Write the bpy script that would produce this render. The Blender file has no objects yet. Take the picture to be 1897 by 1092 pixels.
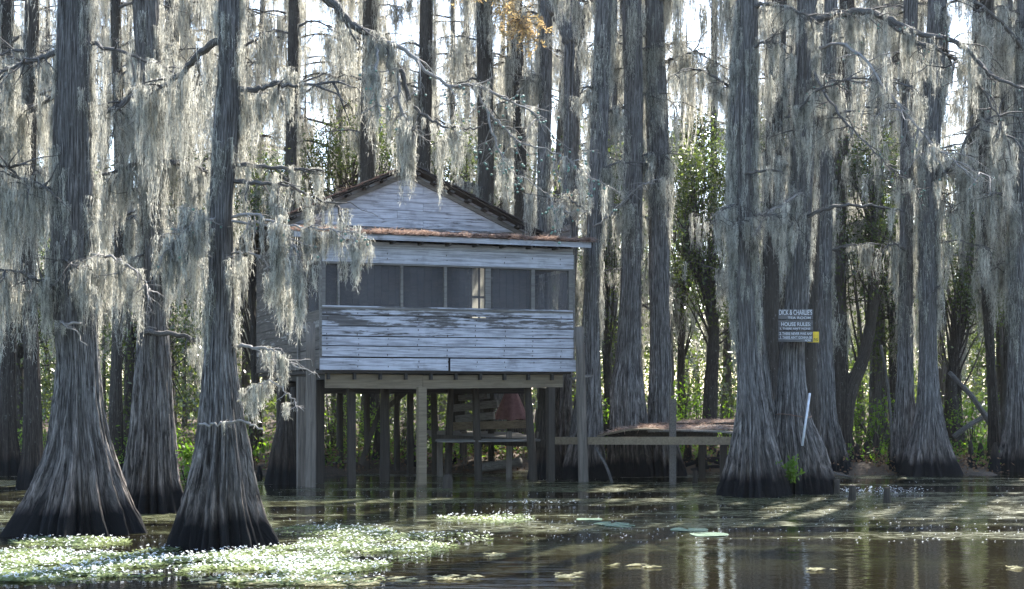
import bpy, math, random
import numpy as np
from mathutils import Vector
rad = math.radians
random.seed(7)
sc = bpy.context.scene
C = sc.collection
# ------------------------------------------------------------------ camera
H, F, HY, CX = 1.75, 2634.0, 728.0, 948.5
cd = bpy.data.cameras.new('camera'); cam = bpy.data.objects.new('camera', cd); C.objects.link(cam)
cam.location = (0, 0, H); cam.rotation_euler = (rad(90), 0, 0)
cd.lens = 50.0; cd.sensor_width = 36.0; cd.shift_y = (HY - 546) / 1897.0
cd.clip_start = 0.1; cd.clip_end = 2000
sc.camera = cam
# ------------------------------------------------------------------ light
SUN_EL, SUN_AZ = 50, 24         # azimuth clockwise from +Y (behind the wood, to the right)
w = bpy.data.worlds.new('World'); sc.world = w; w.use_nodes = True
nt = w.node_tree; sky = nt.nodes.new('ShaderNodeTexSky'); sky.sky_type = 'NISHITA'; sky.sun_disc = False
sky.sun_elevation = rad(SUN_EL); sky.sun_rotation = rad(SUN_AZ); sky.dust_density = 1.2; sky.air_density = 1.0; sky.ozone_density = 1.5
bg = nt.nodes['Background']; bg.inputs[1].default_value = 0.15; nt.links.new(sky.outputs[0], bg.inputs[0])
sl = bpy.data.lights.new('sun', 'SUN'); sl.energy = 5.0; sl.angle = rad(0.5); sl.color = (1, 0.95, 0.86)
so = bpy.data.objects.new('sun', sl); C.objects.link(so)
sd = Vector((math.sin(rad(SUN_AZ)) * math.cos(rad(SUN_EL)), math.cos(rad(SUN_AZ)) * math.cos(rad(SUN_EL)), math.sin(rad(SUN_EL))))
so.rotation_euler = sd.to_track_quat('Z', 'Y').to_euler()
sc.view_settings.view_transform = 'Standard'; sc.view_settings.look = 'None'; sc.view_settings.gamma = 1
sc.view_settings.exposure = 2.05
sc.cycles.max_bounces = 6; sc.cycles.transparent_max_bounces = 16

def P(px, py, D): return ((px - CX) / F * D, D, H + (HY - py) / F * D)
def zz(py, D): return H + (HY - py) / F * D
def water_D(py): return H * F / (py - HY)

# ------------------------------------------------------------------ materials
def ramp(n, stops):
    cr = n.color_ramp
    while len(cr.elements) > 2: cr.elements.remove(cr.elements[-1])
    for i, (p, c) in enumerate(stops):
        e = cr.elements[i] if i < 2 else cr.elements.new(p)
        e.position = p; e.color = (*c, 1) if len(c) == 3 else c
class M:
    def __init__(s, name):
        s.m = bpy.data.materials.new(name); s.m.use_nodes = True; s.t = s.m.node_tree
        s.b = s.t.nodes['Principled BSDF']; s.out = s.t.nodes['Material Output']
    def n(s, k, **kw):
        n = s.t.nodes.new('ShaderNode' + k)
        for a, v in kw.items():
            if a.startswith('i_'):
                n.inputs[a[2:].replace('_', ' ')].default_value = v
            else: setattr(n, a, v)
        return n
    def l(s, a, b): s.t.links.new(a, b)
    def coord(s, scale, src='Object'):
        t = s.n('TexCoord'); mp = s.n('Mapping'); mp.inputs['Scale'].default_value = scale
        s.l(t.outputs[src], mp.inputs[0]); return mp.outputs[0]
    def noise(s, scale, sc3=(1, 1, 1), detail=5, rough=0.6, src='Object', dist=0.0):
        n = s.n('TexNoise'); n.inputs['Scale'].default_value = scale; n.inputs['Detail'].default_value = detail
        n.inputs['Roughness'].default_value = rough; n.inputs['Distortion'].default_value = dist
        s.l(s.coord(sc3, src), n.inputs['Vector']); return n.outputs['Fac']
    def ramp(s, fac, stops):
        r = s.n('ValToRGB'); ramp(r, stops); s.l(fac, r.inputs[0]); return r.outputs[0]
    def mix(s, fac, a, b, mode='MIX'):
        r = s.n('Mix', data_type='RGBA', blend_type=mode)
        for v, i in ((fac, 0), (a, 6), (b, 7)):
            if isinstance(v, (int, float)): r.inputs[i].default_value = v
            elif isinstance(v, tuple): r.inputs[i].default_value = (*v, 1)
            else: s.l(v, r.inputs[i])
        return r.outputs[2]
    def bump(s, h, strength, dist=0.02, nrm=None):
        b = s.n('Bump'); b.inputs['Strength'].default_value = strength; b.inputs['Distance'].default_value = dist
        s.l(h, b.inputs['Height'])
        if nrm: s.l(nrm, b.inputs['Normal'])
        s.l(b.outputs[0], s.b.inputs['Normal']); return b.outputs[0]
    def col(s, c):
        if isinstance(c, tuple): s.b.inputs['Base Color'].default_value = (*c, 1)
        else: s.l(c, s.b.inputs['Base Color'])
    def rough(s, v): s.b.inputs['Roughness'].default_value = v

def bark_mat(name, dark, light, k=1.0, wet=True):
    m = M(name)
    def bn(sc_, s3, det, ro, dist=0.0):      # noise in unrolled bark coordinates (round the trunk, along the trunk)
        at = m.n('Attribute', attribute_name='bk'); mp = m.n('Mapping'); mp.inputs['Scale'].default_value = s3; m.l(at.outputs['Vector'], mp.inputs[0])
        n = m.n('TexNoise'); n.inputs['Scale'].default_value = sc_; n.inputs['Detail'].default_value = det; n.inputs['Roughness'].default_value = ro; n.inputs['Distortion'].default_value = dist
        m.l(mp.outputs[0], n.inputs['Vector']); return n.outputs['Fac']
    f = bn(17 * k, (3.4, 3.4, 0.20), 8, 0.72, 0.5); fw = bn(7 * k, (3.4, 3.4, 0.13), 6, 0.65, 0.6)
    g = m.noise(1.3, (1, 1, 0.5), 3, 0.5)
    c = m.ramp(f, [(0.40, dark), (0.52, tuple(.42 * (a + b) for a, b in zip(dark, light))), (0.64, light)])
    c = m.mix(m.ramp(fw, [(0.38, (0.75, 0.75, 0.75)), (0.50, (0, 0, 0))]), c, dark)
    c = m.mix(m.ramp(g, [(0.4, (0, 0, 0)), (0.75, (0.45, 0.45, 0.45))]), c, (0.13, 0.115, 0.095), 'MIX')
    li = m.ramp(m.noise(16 * k, (1, 1, 0.5), 4), [(0.62, (0, 0, 0)), (0.70, (0.4, 0.4, 0.4))])
    c = m.mix(li, c, (0.34, 0.35, 0.33))
    if wet:
        ge = m.n('NewGeometry'); sx = m.n('SeparateXYZ'); m.l(ge.outputs['Position'], sx.inputs[0])
        ns = bn(3.0, (2.5, 2.5, 0.10), 6, 0.7); ad = m.n('Math', operation='MULTIPLY_ADD'); ad.inputs[1].default_value = -0.5; m.l(ns, ad.inputs[0]); m.l(sx.outputs[2], ad.inputs[2])
        wr = m.ramp(ad.outputs[0], [(0.0, (1, 1, 1)), (0.05, (0.75, 0.75, 0.75)), (0.2, (0, 0, 0))])
        hz = m.n('Math', operation='MULTIPLY'); hz.inputs[1].default_value = 0.4; m.l(sx.outputs[2], hz.inputs[0])
        wr2 = m.ramp(hz.outputs[0], [(0.06, (0.9, 0.9, 0.9)), (0.3, (0.55, 0.55, 0.55)), (0.75, (0, 0, 0))])
        brn = m.ramp(f, [(0.38, tuple(x * 0.6 for x in dark)), (0.62, tuple(x * y for x, y in zip(light, (0.60, 0.49, 0.42))))])
        c = m.mix(wr2, c, m.mix(m.ramp(fw, [(0.42, (0.9, 0.9, 0.9)), (0.55, (0, 0, 0))]), brn, tuple(x * 0.6 for x in dark)))
        c = m.mix(wr, c, (0.008, 0.008, 0.009))
    m.col(c); m.rough(0.9); m.b.inputs['Specular IOR Level'].default_value = 0.2
    m.bump(f, 1.0, 0.05 / k); return m.m

def translucent(name, c1, c2, nscale=3.0, tr=0.45, rough=0.6, spec=0.3, fac_sc=(1, 1, 1), tint=None):
    m = M(name)
    c = m.ramp(m.noise(nscale, fac_sc, 3), [(0.36, c1), (0.64, c2)])
    m.col(c); m.rough(rough); m.b.inputs['Specular IOR Level'].default_value = spec
    t = m.n('BsdfTranslucent'); mx = m.n('MixShader'); mx.inputs[0].default_value = tr
    m.l(m.mix(1.0, c, tint, 'MULTIPLY') if tint else c, t.inputs[0])
    m.l(m.b.outputs[0], mx.inputs[1]); m.l(t.outputs[0], mx.inputs[2]); m.l(mx.outputs[0], m.out.inputs[0]); return m.m

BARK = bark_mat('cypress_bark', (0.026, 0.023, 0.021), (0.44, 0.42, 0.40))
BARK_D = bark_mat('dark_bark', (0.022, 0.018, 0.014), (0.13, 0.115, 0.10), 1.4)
BARK_B = bark_mat('far_bark', (0.045, 0.04, 0.035), (0.21, 0.195, 0.18), 0.9, wet=False)
TWIG = bark_mat('branch_bark', (0.05, 0.045, 0.04), (0.26, 0.25, 0.24), 2.5, wet=False)
PALE = bark_mat('pale_twig', (0.22, 0.20, 0.18), (0.52, 0.50, 0.47), 3, wet=False)  # lighter copy of branch bark; light on the twigs is in the colour
MOSS = translucent('spanish_moss', (0.13, 0.13, 0.11), (0.74, 0.72, 0.63), 22, 0.55, 0.95, 0.05, fac_sc=(1, 1, 0.22))
MOSS_B = translucent('spanish_moss_far', (0.20, 0.195, 0.165), (0.72, 0.69, 0.59), 9, 0.58, 0.95, 0.05, fac_sc=(1, 1, 0.15))  # lighter moss copy: strong backlight on the far wood put into colour
LEAF = translucent('evergreen_leaf', (0.045, 0.065, 0.026), (0.14, 0.16, 0.07), 2.0, 0.42, 0.25, 0.9, tint=(1.4, 1.6, 0.7))
LEAF_Y = translucent('bright_leaf', (0.06, 0.12, 0.02), (0.15, 0.22, 0.035), 2.5, 0.55, 0.4, 0.4, tint=(1.5, 1.7, 0.6))
NEEDLE_Y = translucent('autumn_needles', (0.40, 0.27, 0.14), (0.58, 0.44, 0.20), 5, 0.6, 0.7, 0.1)
CONE = M('green_cone'); CONE.col((0.13, 0.22, 0.17)); CONE.rough(0.6); CONE = CONE.m

def simple(name, c, rough=0.8, spec=0.3):
    m = M(name); n = m.noise(14, (1, 1, 1), 4); m.col(m.ramp(n, [(0.3, tuple(x * 0.75 for x in c)), (0.7, tuple(min(1, x * 1.15) for x in c))]))
    m.rough(rough); m.b.inputs['Specular IOR Level'].default_value = spec; return m.m
def wood_mat(name, paint, wood, amount, dark=0.5, along=0):
    """boards: grain along local axis, paint flaked off in streaks; 'tone' attribute varies each board"""
    m = M(name)
    st = [(1, 1, 1)] * 3
    gs = [14, 14, 14]; gs[along] = 0.7
    ps = [3.5, 3.5, 3.5]; ps[along] = 0.55
    at = m.n('Attribute', attribute_name='tone')
    va = m.n('TexCoord'); mp = m.n('Mapping'); m.l(va.outputs['Object'], mp.inputs[0])
    cb = m.n('CombineXYZ'); mu = m.n('Math', operation='MULTIPLY'); mu.inputs[1].default_value = 37.0
    m.l(at.outputs['Fac'], mu.inputs[0])
    for i in range(3): m.l(mu.outputs[0], cb.inputs[i])
    m.l(cb.outputs[0], mp.inputs['Location'])
    def nz(s3, sc_, det=6, ro=0.65, dist=0.0):
        mm = m.n('Mapping'); mm.inputs['Scale'].default_value = s3; m.l(mp.outputs[0], mm.inputs[0])
        n = m.n('TexNoise'); n.inputs['Scale'].default_value = sc_; n.inputs['Detail'].default_value = det; n.inputs['Roughness'].default_value = ro
        n.inputs['Distortion'].default_value = dist
        m.l(mm.outputs[0], n.inputs['Vector']); return n.outputs['Fac']
    grain = nz(tuple(gs), 2.2, 6, 0.6, 0.6)
    wc = m.ramp(grain, [(0.35, tuple(x * dark for x in wood)), (0.62, wood)])
    pm = nz(tuple(ps), 1.6, 9, 0.72)
    ad = m.n('Math', operation='MULTIPLY_ADD'); ad.inputs[1].default_value = 0.30; m.l(at.outputs['Fac'], ad.inputs[0]); m.l(pm, ad.inputs[2])
    gr = m.n('Math', operation='MULTIPLY_ADD'); gr.inputs[1].default_value = 0.35; m.l(grain, gr.inputs[0]); m.l(ad.outputs[0], gr.inputs[2])
    msk = m.ramp(gr.outputs[0], [(amount + 0.17, (0, 0, 0)), (amount + 0.23, (1, 1, 1))])
    pc = m.ramp(nz((3, 3, 3), 1.2, 4), [(0.3, tuple(x * 0.78 for x in paint)), (0.7, paint)])
    pc = m.mix(m.ramp(grain, [(0.42, (0.5, 0.5, 0.5)), (0.56, (0, 0, 0))]), pc, wc)
    c = m.mix(msk, wc, pc)
    st_ = nz((1.2, 1.2, 1.2), 2.0, 5); c = m.mix(m.ramp(st_, [(0.55, (0, 0, 0)), (0.75, (0.55, 0.55, 0.55))]), c, tuple(x * 0.5 for x in wood))
    m.col(c); m.rough(0.85); m.b.inputs['Specular IOR Level'].default_value = 0.25
    m.bump(grain, 0.5, 0.006); return m.m
SIDING = wood_mat('flaking_paint_siding', (0.52, 0.52, 0.56), (0.15, 0.14, 0.135), 0.545)
SIDE_W = wood_mat('weathered_side_boards', (0.36, 0.34, 0.31), (0.15, 0.13, 0.11), 0.80, along=1)
GREYW = wood_mat('grey_weathered_wood', (0.35, 0.34, 0.33), (0.20, 0.185, 0.165), 0.85)
POSTW = wood_mat('grey_post_wood', (0.27, 0.25, 0.22), (0.17, 0.145, 0.12), 0.85, along=2)
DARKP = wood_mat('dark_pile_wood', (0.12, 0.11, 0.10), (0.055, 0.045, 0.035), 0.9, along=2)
LUMBER = wood_mat('brown_lumber', (0.26, 0.22, 0.16), (0.21, 0.165, 0.11), 0.85, 0.6)
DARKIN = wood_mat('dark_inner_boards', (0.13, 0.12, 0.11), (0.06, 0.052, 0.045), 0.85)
SIGNW = wood_mat('sign_boards', (0.22, 0.22, 0.22), (0.13, 0.122, 0.118), 0.75)
SHINGLE = simple('dark_shingle', (0.06, 0.055, 0.055), 0.9)
def rust():
    m = M('rusty_litter_roof'); n = m.noise(6, (1, 1, 1), 8, 0.7)
    m.col(m.ramp(n, [(0.3, (0.07, 0.05, 0.04)), (0.5, (0.20, 0.11, 0.075)), (0.7, (0.32, 0.25, 0.20))])); m.rough(0.95); m.bump(n, 0.8, 0.03); return m.m
RUST = rust()
NEEDLES = translucent('pine_needles', (0.15, 0.095, 0.07), (0.42, 0.30, 0.235), 5, 0.3, 0.8, 0.2)
PAINTW = simple('white_lettering', (0.55, 0.55, 0.56), 0.7)
YELLOW = simple('yellow_enamel', (0.75, 0.52, 0.03), 0.45)
BLACK = simple('black_lettering', (0.02, 0.02, 0.02), 0.5)
PIPE = simple('white_plastic', (0.52, 0.54, 0.57), 0.35)
TARP = simple('faded_red_cloth', (0.20, 0.10, 0.09), 0.9)
CURT = translucent('pale_curtain', (0.7, 0.68, 0.6), (0.85, 0.82, 0.74), 6, 0.5, 0.9, 0.1)
PAD = translucent('lily_pad_green', (0.13, 0.19, 0.13), (0.20, 0.27, 0.19), 6, 0.1, 0.25, 0.5)
MATG = translucent('water_weed', (0.08, 0.125, 0.05), (0.25, 0.30, 0.12), 1.6, 0.4, 0.6, 0.3)
PETAL = translucent('white_petal', (0.75, 0.78, 0.8), (0.85, 0.87, 0.9), 8, 0.45, 0.6, 0.2)
STRAW = translucent('pale_floating_leaf', (0.20, 0.19, 0.09), (0.50, 0.46, 0.28), 6, 0.2, 0.7, 0.2)
LITTER = translucent('brown_leaf', (0.09, 0.05, 0.03), (0.26, 0.16, 0.09), 3, 0.2, 0.8, 0.2)
def screen():
    m = M('insect_screen'); m.col((0.17, 0.165, 0.17)); m.rough(0.8)
    t = m.n('BsdfTransparent'); mx = m.n('MixShader')
    wv = m.noise(1.5, (1, 1, 1), 4); m.l(m.ramp(wv, [(0.3, (0.13, 0.13, 0.13)), (0.7, (0.32, 0.32, 0.32))]), mx.inputs[0])
    m.l(t.outputs[0], mx.inputs[1]); m.l(m.b.outputs[0], mx.inputs[2]); m.l(mx.outputs[0], m.out.inputs[0]); return m.m
SCREEN = screen()
def glassm():
    m = M('daylit_pane'); m.col((0.75, 0.73, 0.62)); m.rough(0.3)  # translucent cream puts the bright daylight behind into the pane colour
    t = m.n('BsdfTranslucent'); t.inputs[0].default_value = (0.9, 0.88, 0.78, 1); mx = m.n('MixShader'); mx.inputs[0].default_value = 0.5
    m.l(m.b.outputs[0], mx.inputs[1]); m.l(t.outputs[0], mx.inputs[2])
    tr = m.n('BsdfTransparent'); m2 = m.n('MixShader'); m2.inputs[0].default_value = 0.45; m.l(mx.outputs[0], m2.inputs[1]); m.l(tr.outputs[0], m2.inputs[2]); m.l(m2.outputs[0], m.out.inputs[0]); return m.m
PANE = glassm()
def ground():
    m = M('leafy_ground'); n = m.noise(1.6, (1, 1, 1), 9, 0.7); f = m.noise(14, (1, 1, 1), 5)
    c = m.ramp(n, [(0.3, (0.020, 0.016, 0.010)), (0.55, (0.075, 0.05, 0.03)), (0.75, (0.09, 0.065, 0.04))])
    m.col(m.mix(m.ramp(f, [(0.5, (0, 0, 0)), (0.7, (0.5, 0.5, 0.5))]), c, (0.16, 0.11, 0.07))); m.rough(0.95); m.bump(f, 1.0, 0.05); return m.m
GROUND = ground()
def water():
    m = M('lake_water')
    c = m.ramp(m.noise(0.25, (1, 1, 1), 4, 0.6, 'Object'), [(0.4, (0.007, 0.006, 0.003)), (0.7, (0.017, 0.014, 0.007))])
    # thin olive film of pollen and duckweed lying on the water in long drifts
    a = m.noise(0.42, (0.28, 1.6, 1), 7, 0.62, 'Object', 0.4); b = m.noise(9, (0.5, 1.5, 1), 6, 0.7)
    ge = m.n('TexCoord'); sx = m.n('SeparateXYZ'); m.l(ge.outputs['Object'], sx.inputs[0])
    far = m.n('MapRange'); far.inputs[1].default_value = 13.5; far.inputs[2].default_value = 19; m.l(sx.outputs[1], far.inputs[0])
    mu = m.n('Math', operation='MULTIPLY'); m.l(m.ramp(a, [(0.44, (0, 0, 0)), (0.56, (1, 1, 1))]), mu.inputs[0]); m.l(far.outputs[0], mu.inputs[1])
    mu2 = m.n('Math', operation='MULTIPLY'); m.l(mu.outputs[0], mu2.inputs[0]); m.l(m.ramp(b, [(0.42, (0, 0, 0)), (0.60, (0.85, 0.85, 0.85))]), mu2.inputs[1])
    fc = m.ramp(m.noise(20, (0.6, 2, 1), 3), [(0.4, (0.05, 0.062, 0.026)), (0.68, (0.17, 0.175, 0.08))])
    m.col(m.mix(mu2.outputs[0], c, fc))
    rr = m.n('MapRange'); rr.inputs[3].default_value = 0.04; rr.inputs[4].default_value = 0.6; m.l(mu2.outputs[0], rr.inputs[0]); m.l(rr.outputs[0], m.b.inputs['Roughness'])
    m.b.inputs['IOR'].default_value = 1.33
    w1 = m.noise(2.2, (0.35, 1.3, 1), 3, 0.5); w2 = m.noise(10, (0.45, 1.2, 1), 2, 0.5)
    ad = m.n('Math', operation='MULTIPLY_ADD'); ad.inputs[1].default_value = 0.14; m.l(w2, ad.inputs[0]); m.l(w1, ad.inputs[2])
    m.bump(ad.outputs[0], 0.22, 0.05); return m.m
WATER = water()

# ------------------------------------------------------------------ mesh helpers
def tag(o, label=None, cat=None, group=None, kind=None):
    if label: o['label'] = label
    if cat: o['category'] = cat
    if group: o['group'] = group
    if kind: o['kind'] = kind
    return o
def thing(name, loc, label, cat, group=None, rz=0):
    o = bpy.data.objects.new(name, None); C.objects.link(o); o.location = loc; o.rotation_euler = (0, 0, rz)
    o.empty_display_size = 0.2
    return tag(o, label, cat, group)
def npmesh(name, V, Q, mat, parent=None, smooth=False, tone=None, bk=None):
    """V (n,3) float, Q (m,4) or (m,3) int, or a list of such arrays"""
    Qs = Q if isinstance(Q, list) else [Q]
    Qs = [q for q in Qs if len(q)]
    if bk is None and name in ('trunk', 'cypress_knee', 'wooden_stake'): bk = BK.get(len(V))
    me = bpy.data.meshes.new(name); V = np.asarray(V, np.float32)
    me.vertices.add(len(V)); me.vertices.foreach_set('co', V.ravel())
    lp = np.concatenate([q.ravel() for q in Qs]).astype(np.int32)
    tot = np.concatenate([np.full(len(q), q.shape[1], np.int32) for q in Qs])
    st = np.concatenate([[0], np.cumsum(tot)[:-1]]).astype(np.int32)
    me.loops.add(len(lp)); me.loops.foreach_set('vertex_index', lp)
    me.polygons.add(len(tot)); me.polygons.foreach_set('loop_start', st); me.polygons.foreach_set('loop_total', tot)
    me.polygons.foreach_set('use_smooth', np.full(len(tot), smooth, bool))
    if tone is not None:
        a = me.attributes.new('tone', 'FLOAT', 'POINT'); a.data.foreach_set('value', np.asarray(tone, np.float32))
    if bk is not None:
        a = me.attributes.new('bk', 'FLOAT_VECTOR', 'POINT'); a.data.foreach_set('vector', np.asarray(bk, np.float32).ravel())
    me.update(calc_edges=True); me.materials.append(mat)
    o = bpy.data.objects.new(name, me); C.objects.link(o)
    if parent: o.parent = parent
    return o
class MB:
    """collects boxes, prisms, beams and tubes; build() links them as ONE mesh object"""
    def __init__(s): s.v = []; s.q = []; s.t3 = []; s.tone = []; s.bk = []; s.n = 0
    def raw(s, V, Q, T=(), tone=None, bk=None):
        V = np.asarray(V, float); s.v.append(V); s.bk.append(V if bk is None else bk)
        if len(Q): s.q.append(np.asarray(Q, int) + s.n)
        if len(T): s.t3.append(np.asarray(T, int) + s.n)
        s.tone.append(np.full(len(V), random.random() if tone is None else tone)); s.n += len(V); return s
    def box(s, x0, x1, y0, y1, z0, z1, tone=None, j=0.0):
        V = [(x, y, z) for z in (z0, z1) for y in (y0, y1) for x in (x0, x1)]
        V = [tuple(c + random.uniform(-j, j) for c in p) for p in V]
        return s.raw(V, [(0, 2, 3, 1), (4, 5, 7, 6), (0, 1, 5, 4), (2, 6, 7, 3), (0, 4, 6, 2), (1, 3, 7, 5)], tone=tone)
    def prism(s, pts, y0, y1, tone=None):     # polygon in (x,z), extruded in y
        n = len(pts); V = [(x, y0, z) for x, z in pts] + [(x, y1, z) for x, z in pts]
        T = [(0, i, i + 1) for i in range(1, n - 1)] + [(n, n + i + 1, n + i) for i in range(1, n - 1)]
        Q = [(i, i + n, (i + 1) % n + n, (i + 1) % n) for i in range(n)]
        return s.raw(V, Q, T, tone)
    def beam(s, a, b, w, h, tone=None, up=(0, 0, 1)):
        a = Vector(a); b = Vector(b); d = (b - a).normalized(); u = Vector(up)
        if abs(d.dot(u)) > 0.95: u = Vector((0, 1, 0))
        x = d.cross(u).normalized() * w / 2; y = x.cross(d).normalized() * h / 2
        V = [p + sx * x + sy * y for p in (a, b) for sy in (-1, 1) for sx in (-1, 1)]
        return s.raw([tuple(v) for v in V], [(0, 2, 3, 1), (4, 5, 7, 6), (0, 1, 5, 4), (2, 6, 7, 3), (0, 4, 6, 2), (1, 3, 7, 5)], tone=tone)
    def tube(s, pts, rs, k=8, tone=None, wob=0.0):
        V, Q = tube(pts, rs, k, wob); p = np.asarray(pts, float); n = len(p)
        ln = np.concatenate([[0], np.cumsum(np.linalg.norm(np.diff(p, axis=0), axis=1))]); r0 = float(np.max(rs)); a = np.arange(k) * 2 * np.pi / k
        of = p[0] * 3.7; bk = np.stack([np.tile(np.cos(a) * r0, n), np.tile(np.sin(a) * r0, n), np.repeat(ln, k)], -1); bk = np.vstack([bk, [[0, 0, 0], [0, 0, ln[-1]]]]) + of
        return s.raw(V, Q, tone=tone, bk=bk)
    def build(s, name, mat, parent=None, smooth=False):
        qs = []
        if s.q: qs.append(np.concatenate(s.q))
        if s.t3: qs.append(np.concatenate(s.t3))
        return npmesh(name, np.concatenate(s.v), qs, mat, parent, smooth, np.concatenate(s.tone), np.concatenate(s.bk))
def tube(pts, rs, k=6, wob=0.0):
    p = np.asarray(pts, float); n = len(p); rs = np.broadcast_to(np.asarray(rs, float), (n,))
    d = np.gradient(p, axis=0); d /= np.linalg.norm(d, axis=1)[:, None] + 1e-9
    up = np.where(np.abs(d[:, 2:3]) > 0.8, np.array([[1.0, 0, 0]]), np.array([[0, 0, 1.0]]))
    if np.mean(np.abs(d[:, 2])) > 0.6: up = np.tile([[1.0, 0, 0]], (n, 1))
    else: up = np.tile([[0.05, 0.08, 1.0]], (n, 1))
    x = np.cross(d, up); x /= np.linalg.norm(x, axis=1)[:, None] + 1e-9; y = np.cross(x, d)
    a = np.linspace(0, 2 * np.pi, k, endpoint=False)
    R = rs[:, None, None] * np.ones((n, k, 1))
    if wob: R = R * (1 + wob * np.random.RandomState(n * 7 + k).uniform(-1, 1, (n, k, 1)))
    V = p[:, None, :] + R * (np.cos(a)[None, :, None] * x[:, None, :] + np.sin(a)[None, :, None] * y[:, None, :])
    V = V.reshape(-1, 3)
    i = np.arange(n - 1)[:, None] * k; j = np.arange(k)[None, :]; j2 = (j + 1) % k
    Q = np.stack([i + j, i + j2, i + k + j2, i + k + j], -1).reshape(-1, 4)
    # cap the ends with a centre vertex, as thin quads
    V = np.vstack([V, p[0], p[-1]]); c0, c1 = n * k, n * k + 1; b = (n - 1) * k
    caps = [(c0, (q + 2) % k, (q + 1) % k, q) for q in range(0, k - 1, 2)] + [(c1, b + q, b + (q + 1) % k, b + (q + 2) % k) for q in range(0, k - 1, 2)]
    return V, np.vstack([Q, np.array(caps)])
def smoothpath(pts, per=5):
    p = np.asarray(pts, float)
    if len(p) < 3: return np.array([p[0] + (p[-1] - p[0]) * t for t in np.linspace(0, 1, per + 1)])
    q = np.vstack([2 * p[0] - p[1], p, 2 * p[-1] - p[-2]]); out = []
    for i in range(1, len(q) - 2):
        for t in np.linspace(0, 1, per, endpoint=False):
            a, b, c, d = q[i - 1], q[i], q[i + 1], q[i + 2]
            out.append(0.5 * (2 * b + (c - a) * t + (2 * a - 5 * b + 4 * c - d) * t * t + (3 * b - a - 3 * c + d) * t ** 3))
    out.append(p[-1]); return np.array(out)

# ------------------------------------------------------------------ Spanish moss
def ribbons(paths, widths, rs):
    """paths: list of (n,3); each becomes a thin twisting strip that narrows to its tip"""
    V = []; Q = []; o = 0
    for p, wd in zip(paths, widths):
        n = len(p); a = rs.uniform(0, 2 * np.pi) + np.linspace(0, rs.uniform(-2, 2), n)
        wv = np.stack([np.cos(a), np.sin(a), np.zeros(n)], -1) * (wd * 0.5 * np.linspace(1, 0.35, n))[:, None]
        V.append(p - wv); V.append(p + wv)
        i = np.arange(n - 1); Q.append(np.stack([i, i + 1, i + n + 1, i + n], -1) + o); o += 2 * n
    return np.concatenate(V), np.concatenate(Q)
def beard(seed, L, lod):
    rs = np.random.RandomState(seed)
    ns, seg, wd, nw, R = {'hi': (20, 0.06, 0.0085, 360, 0.085), 'mid': (14, 0.10, 0.013, 170, 0.095), 'lo': (9, 0.24, 0.024, 50, 0.12)}[lod]
    R = R * (0.55 + 0.45 * L); ns = max(5, int(ns * (0.5 + 0.5 * L))); nw = int(nw * (0.25 + 0.8 * L))
    paths = []; pts = []
    for i in range(ns):
        a = rs.uniform(0, 6.28); r = R * math.sqrt(rs.uniform()); z0 = -L * 0.5 * rs.uniform() ** 2
        l = (L + z0) * rs.uniform(0.45, 1.0) * (1 - 0.35 * r / R); n = max(3, int(l / seg) + 1)
        t = np.linspace(0, 1, n)
        wx = np.cumsum(rs.normal(0, 0.16 * seg, n)); wy = np.cumsum(rs.normal(0, 0.16 * seg, n))
        x = r * math.cos(a) * (1 - 0.6 * t) + wx; y = r * math.sin(a) * (1 - 0.6 * t) + wy
        p = np.stack([x, y, z0 - l * t], -1); paths.append(p); pts.append(p)
    allp = np.concatenate(pts); wd_ = [wd] * len(paths)
    idx = rs.randint(0, len(allp), nw); wl = {'hi': 0.055, 'mid': 0.08, 'lo': 0.16}[lod]
    for k in idx:
        a = rs.uniform(0, 6.28); el = rs.uniform(-1.3, 0.25); l = wl * rs.uniform(0.5, 1.4)
        d = np.array([math.cos(a) * math.cos(el), math.sin(a) * math.cos(el), math.sin(el)])
        p0 = allp[k]; p1 = p0 + d * l * 0.55; p2 = p1 + (d * 0.45 + np.array([0, 0, -0.6])) * l * 0.6
        paths.append(np.array([p0, p1, p2])); wd_.append(wd * 0.7)
    return ribbons(paths, wd_, rs)
BL = [0.3, 0.6, 1.0, 1.5, 2.2]
LIB = {lod: [[beard(100 * i + v + {'hi': 0, 'mid': 1000, 'lo': 2000}[lod], L, lod) for v in range(4)] for i, L in enumerate(BL)] for lod in ('hi', 'mid', 'lo')}
def moss_mesh(name, pts, lens, lod, mat, parent, seed=0):
    """pts (n,3) hanging points, lens (n,)"""
    if not len(pts): return None
    rs = np.random.RandomState(seed); Vs = []; Qs = []; o = 0
    for p, L in zip(pts, lens):
        i = int(np.argmin([abs(math.log(L / b)) for b in BL])); V, Q = LIB[lod][i][rs.randint(4)]
        s = L / BL[i]; a = rs.uniform(0, 6.28); c, sn = math.cos(a), math.sin(a); h = math.sqrt(s) * rs.uniform(0.5, 1.15)
        X = (V[:, 0] * c - V[:, 1] * sn) * h + p[0]; Y = (V[:, 0] * sn + V[:, 1] * c) * h + p[1]; Z = V[:, 2] * s + p[2]
        # keep the beard tips just above the water
        Z = np.maximum(Z, 0.06 + 0.05 * rs.uniform())
        Vs.append(np.stack([X, Y, Z], -1)); Qs.append(Q + o); o += len(V)
    return npmesh(name, np.concatenate(Vs), np.concatenate(Qs), mat, parent)

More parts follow.
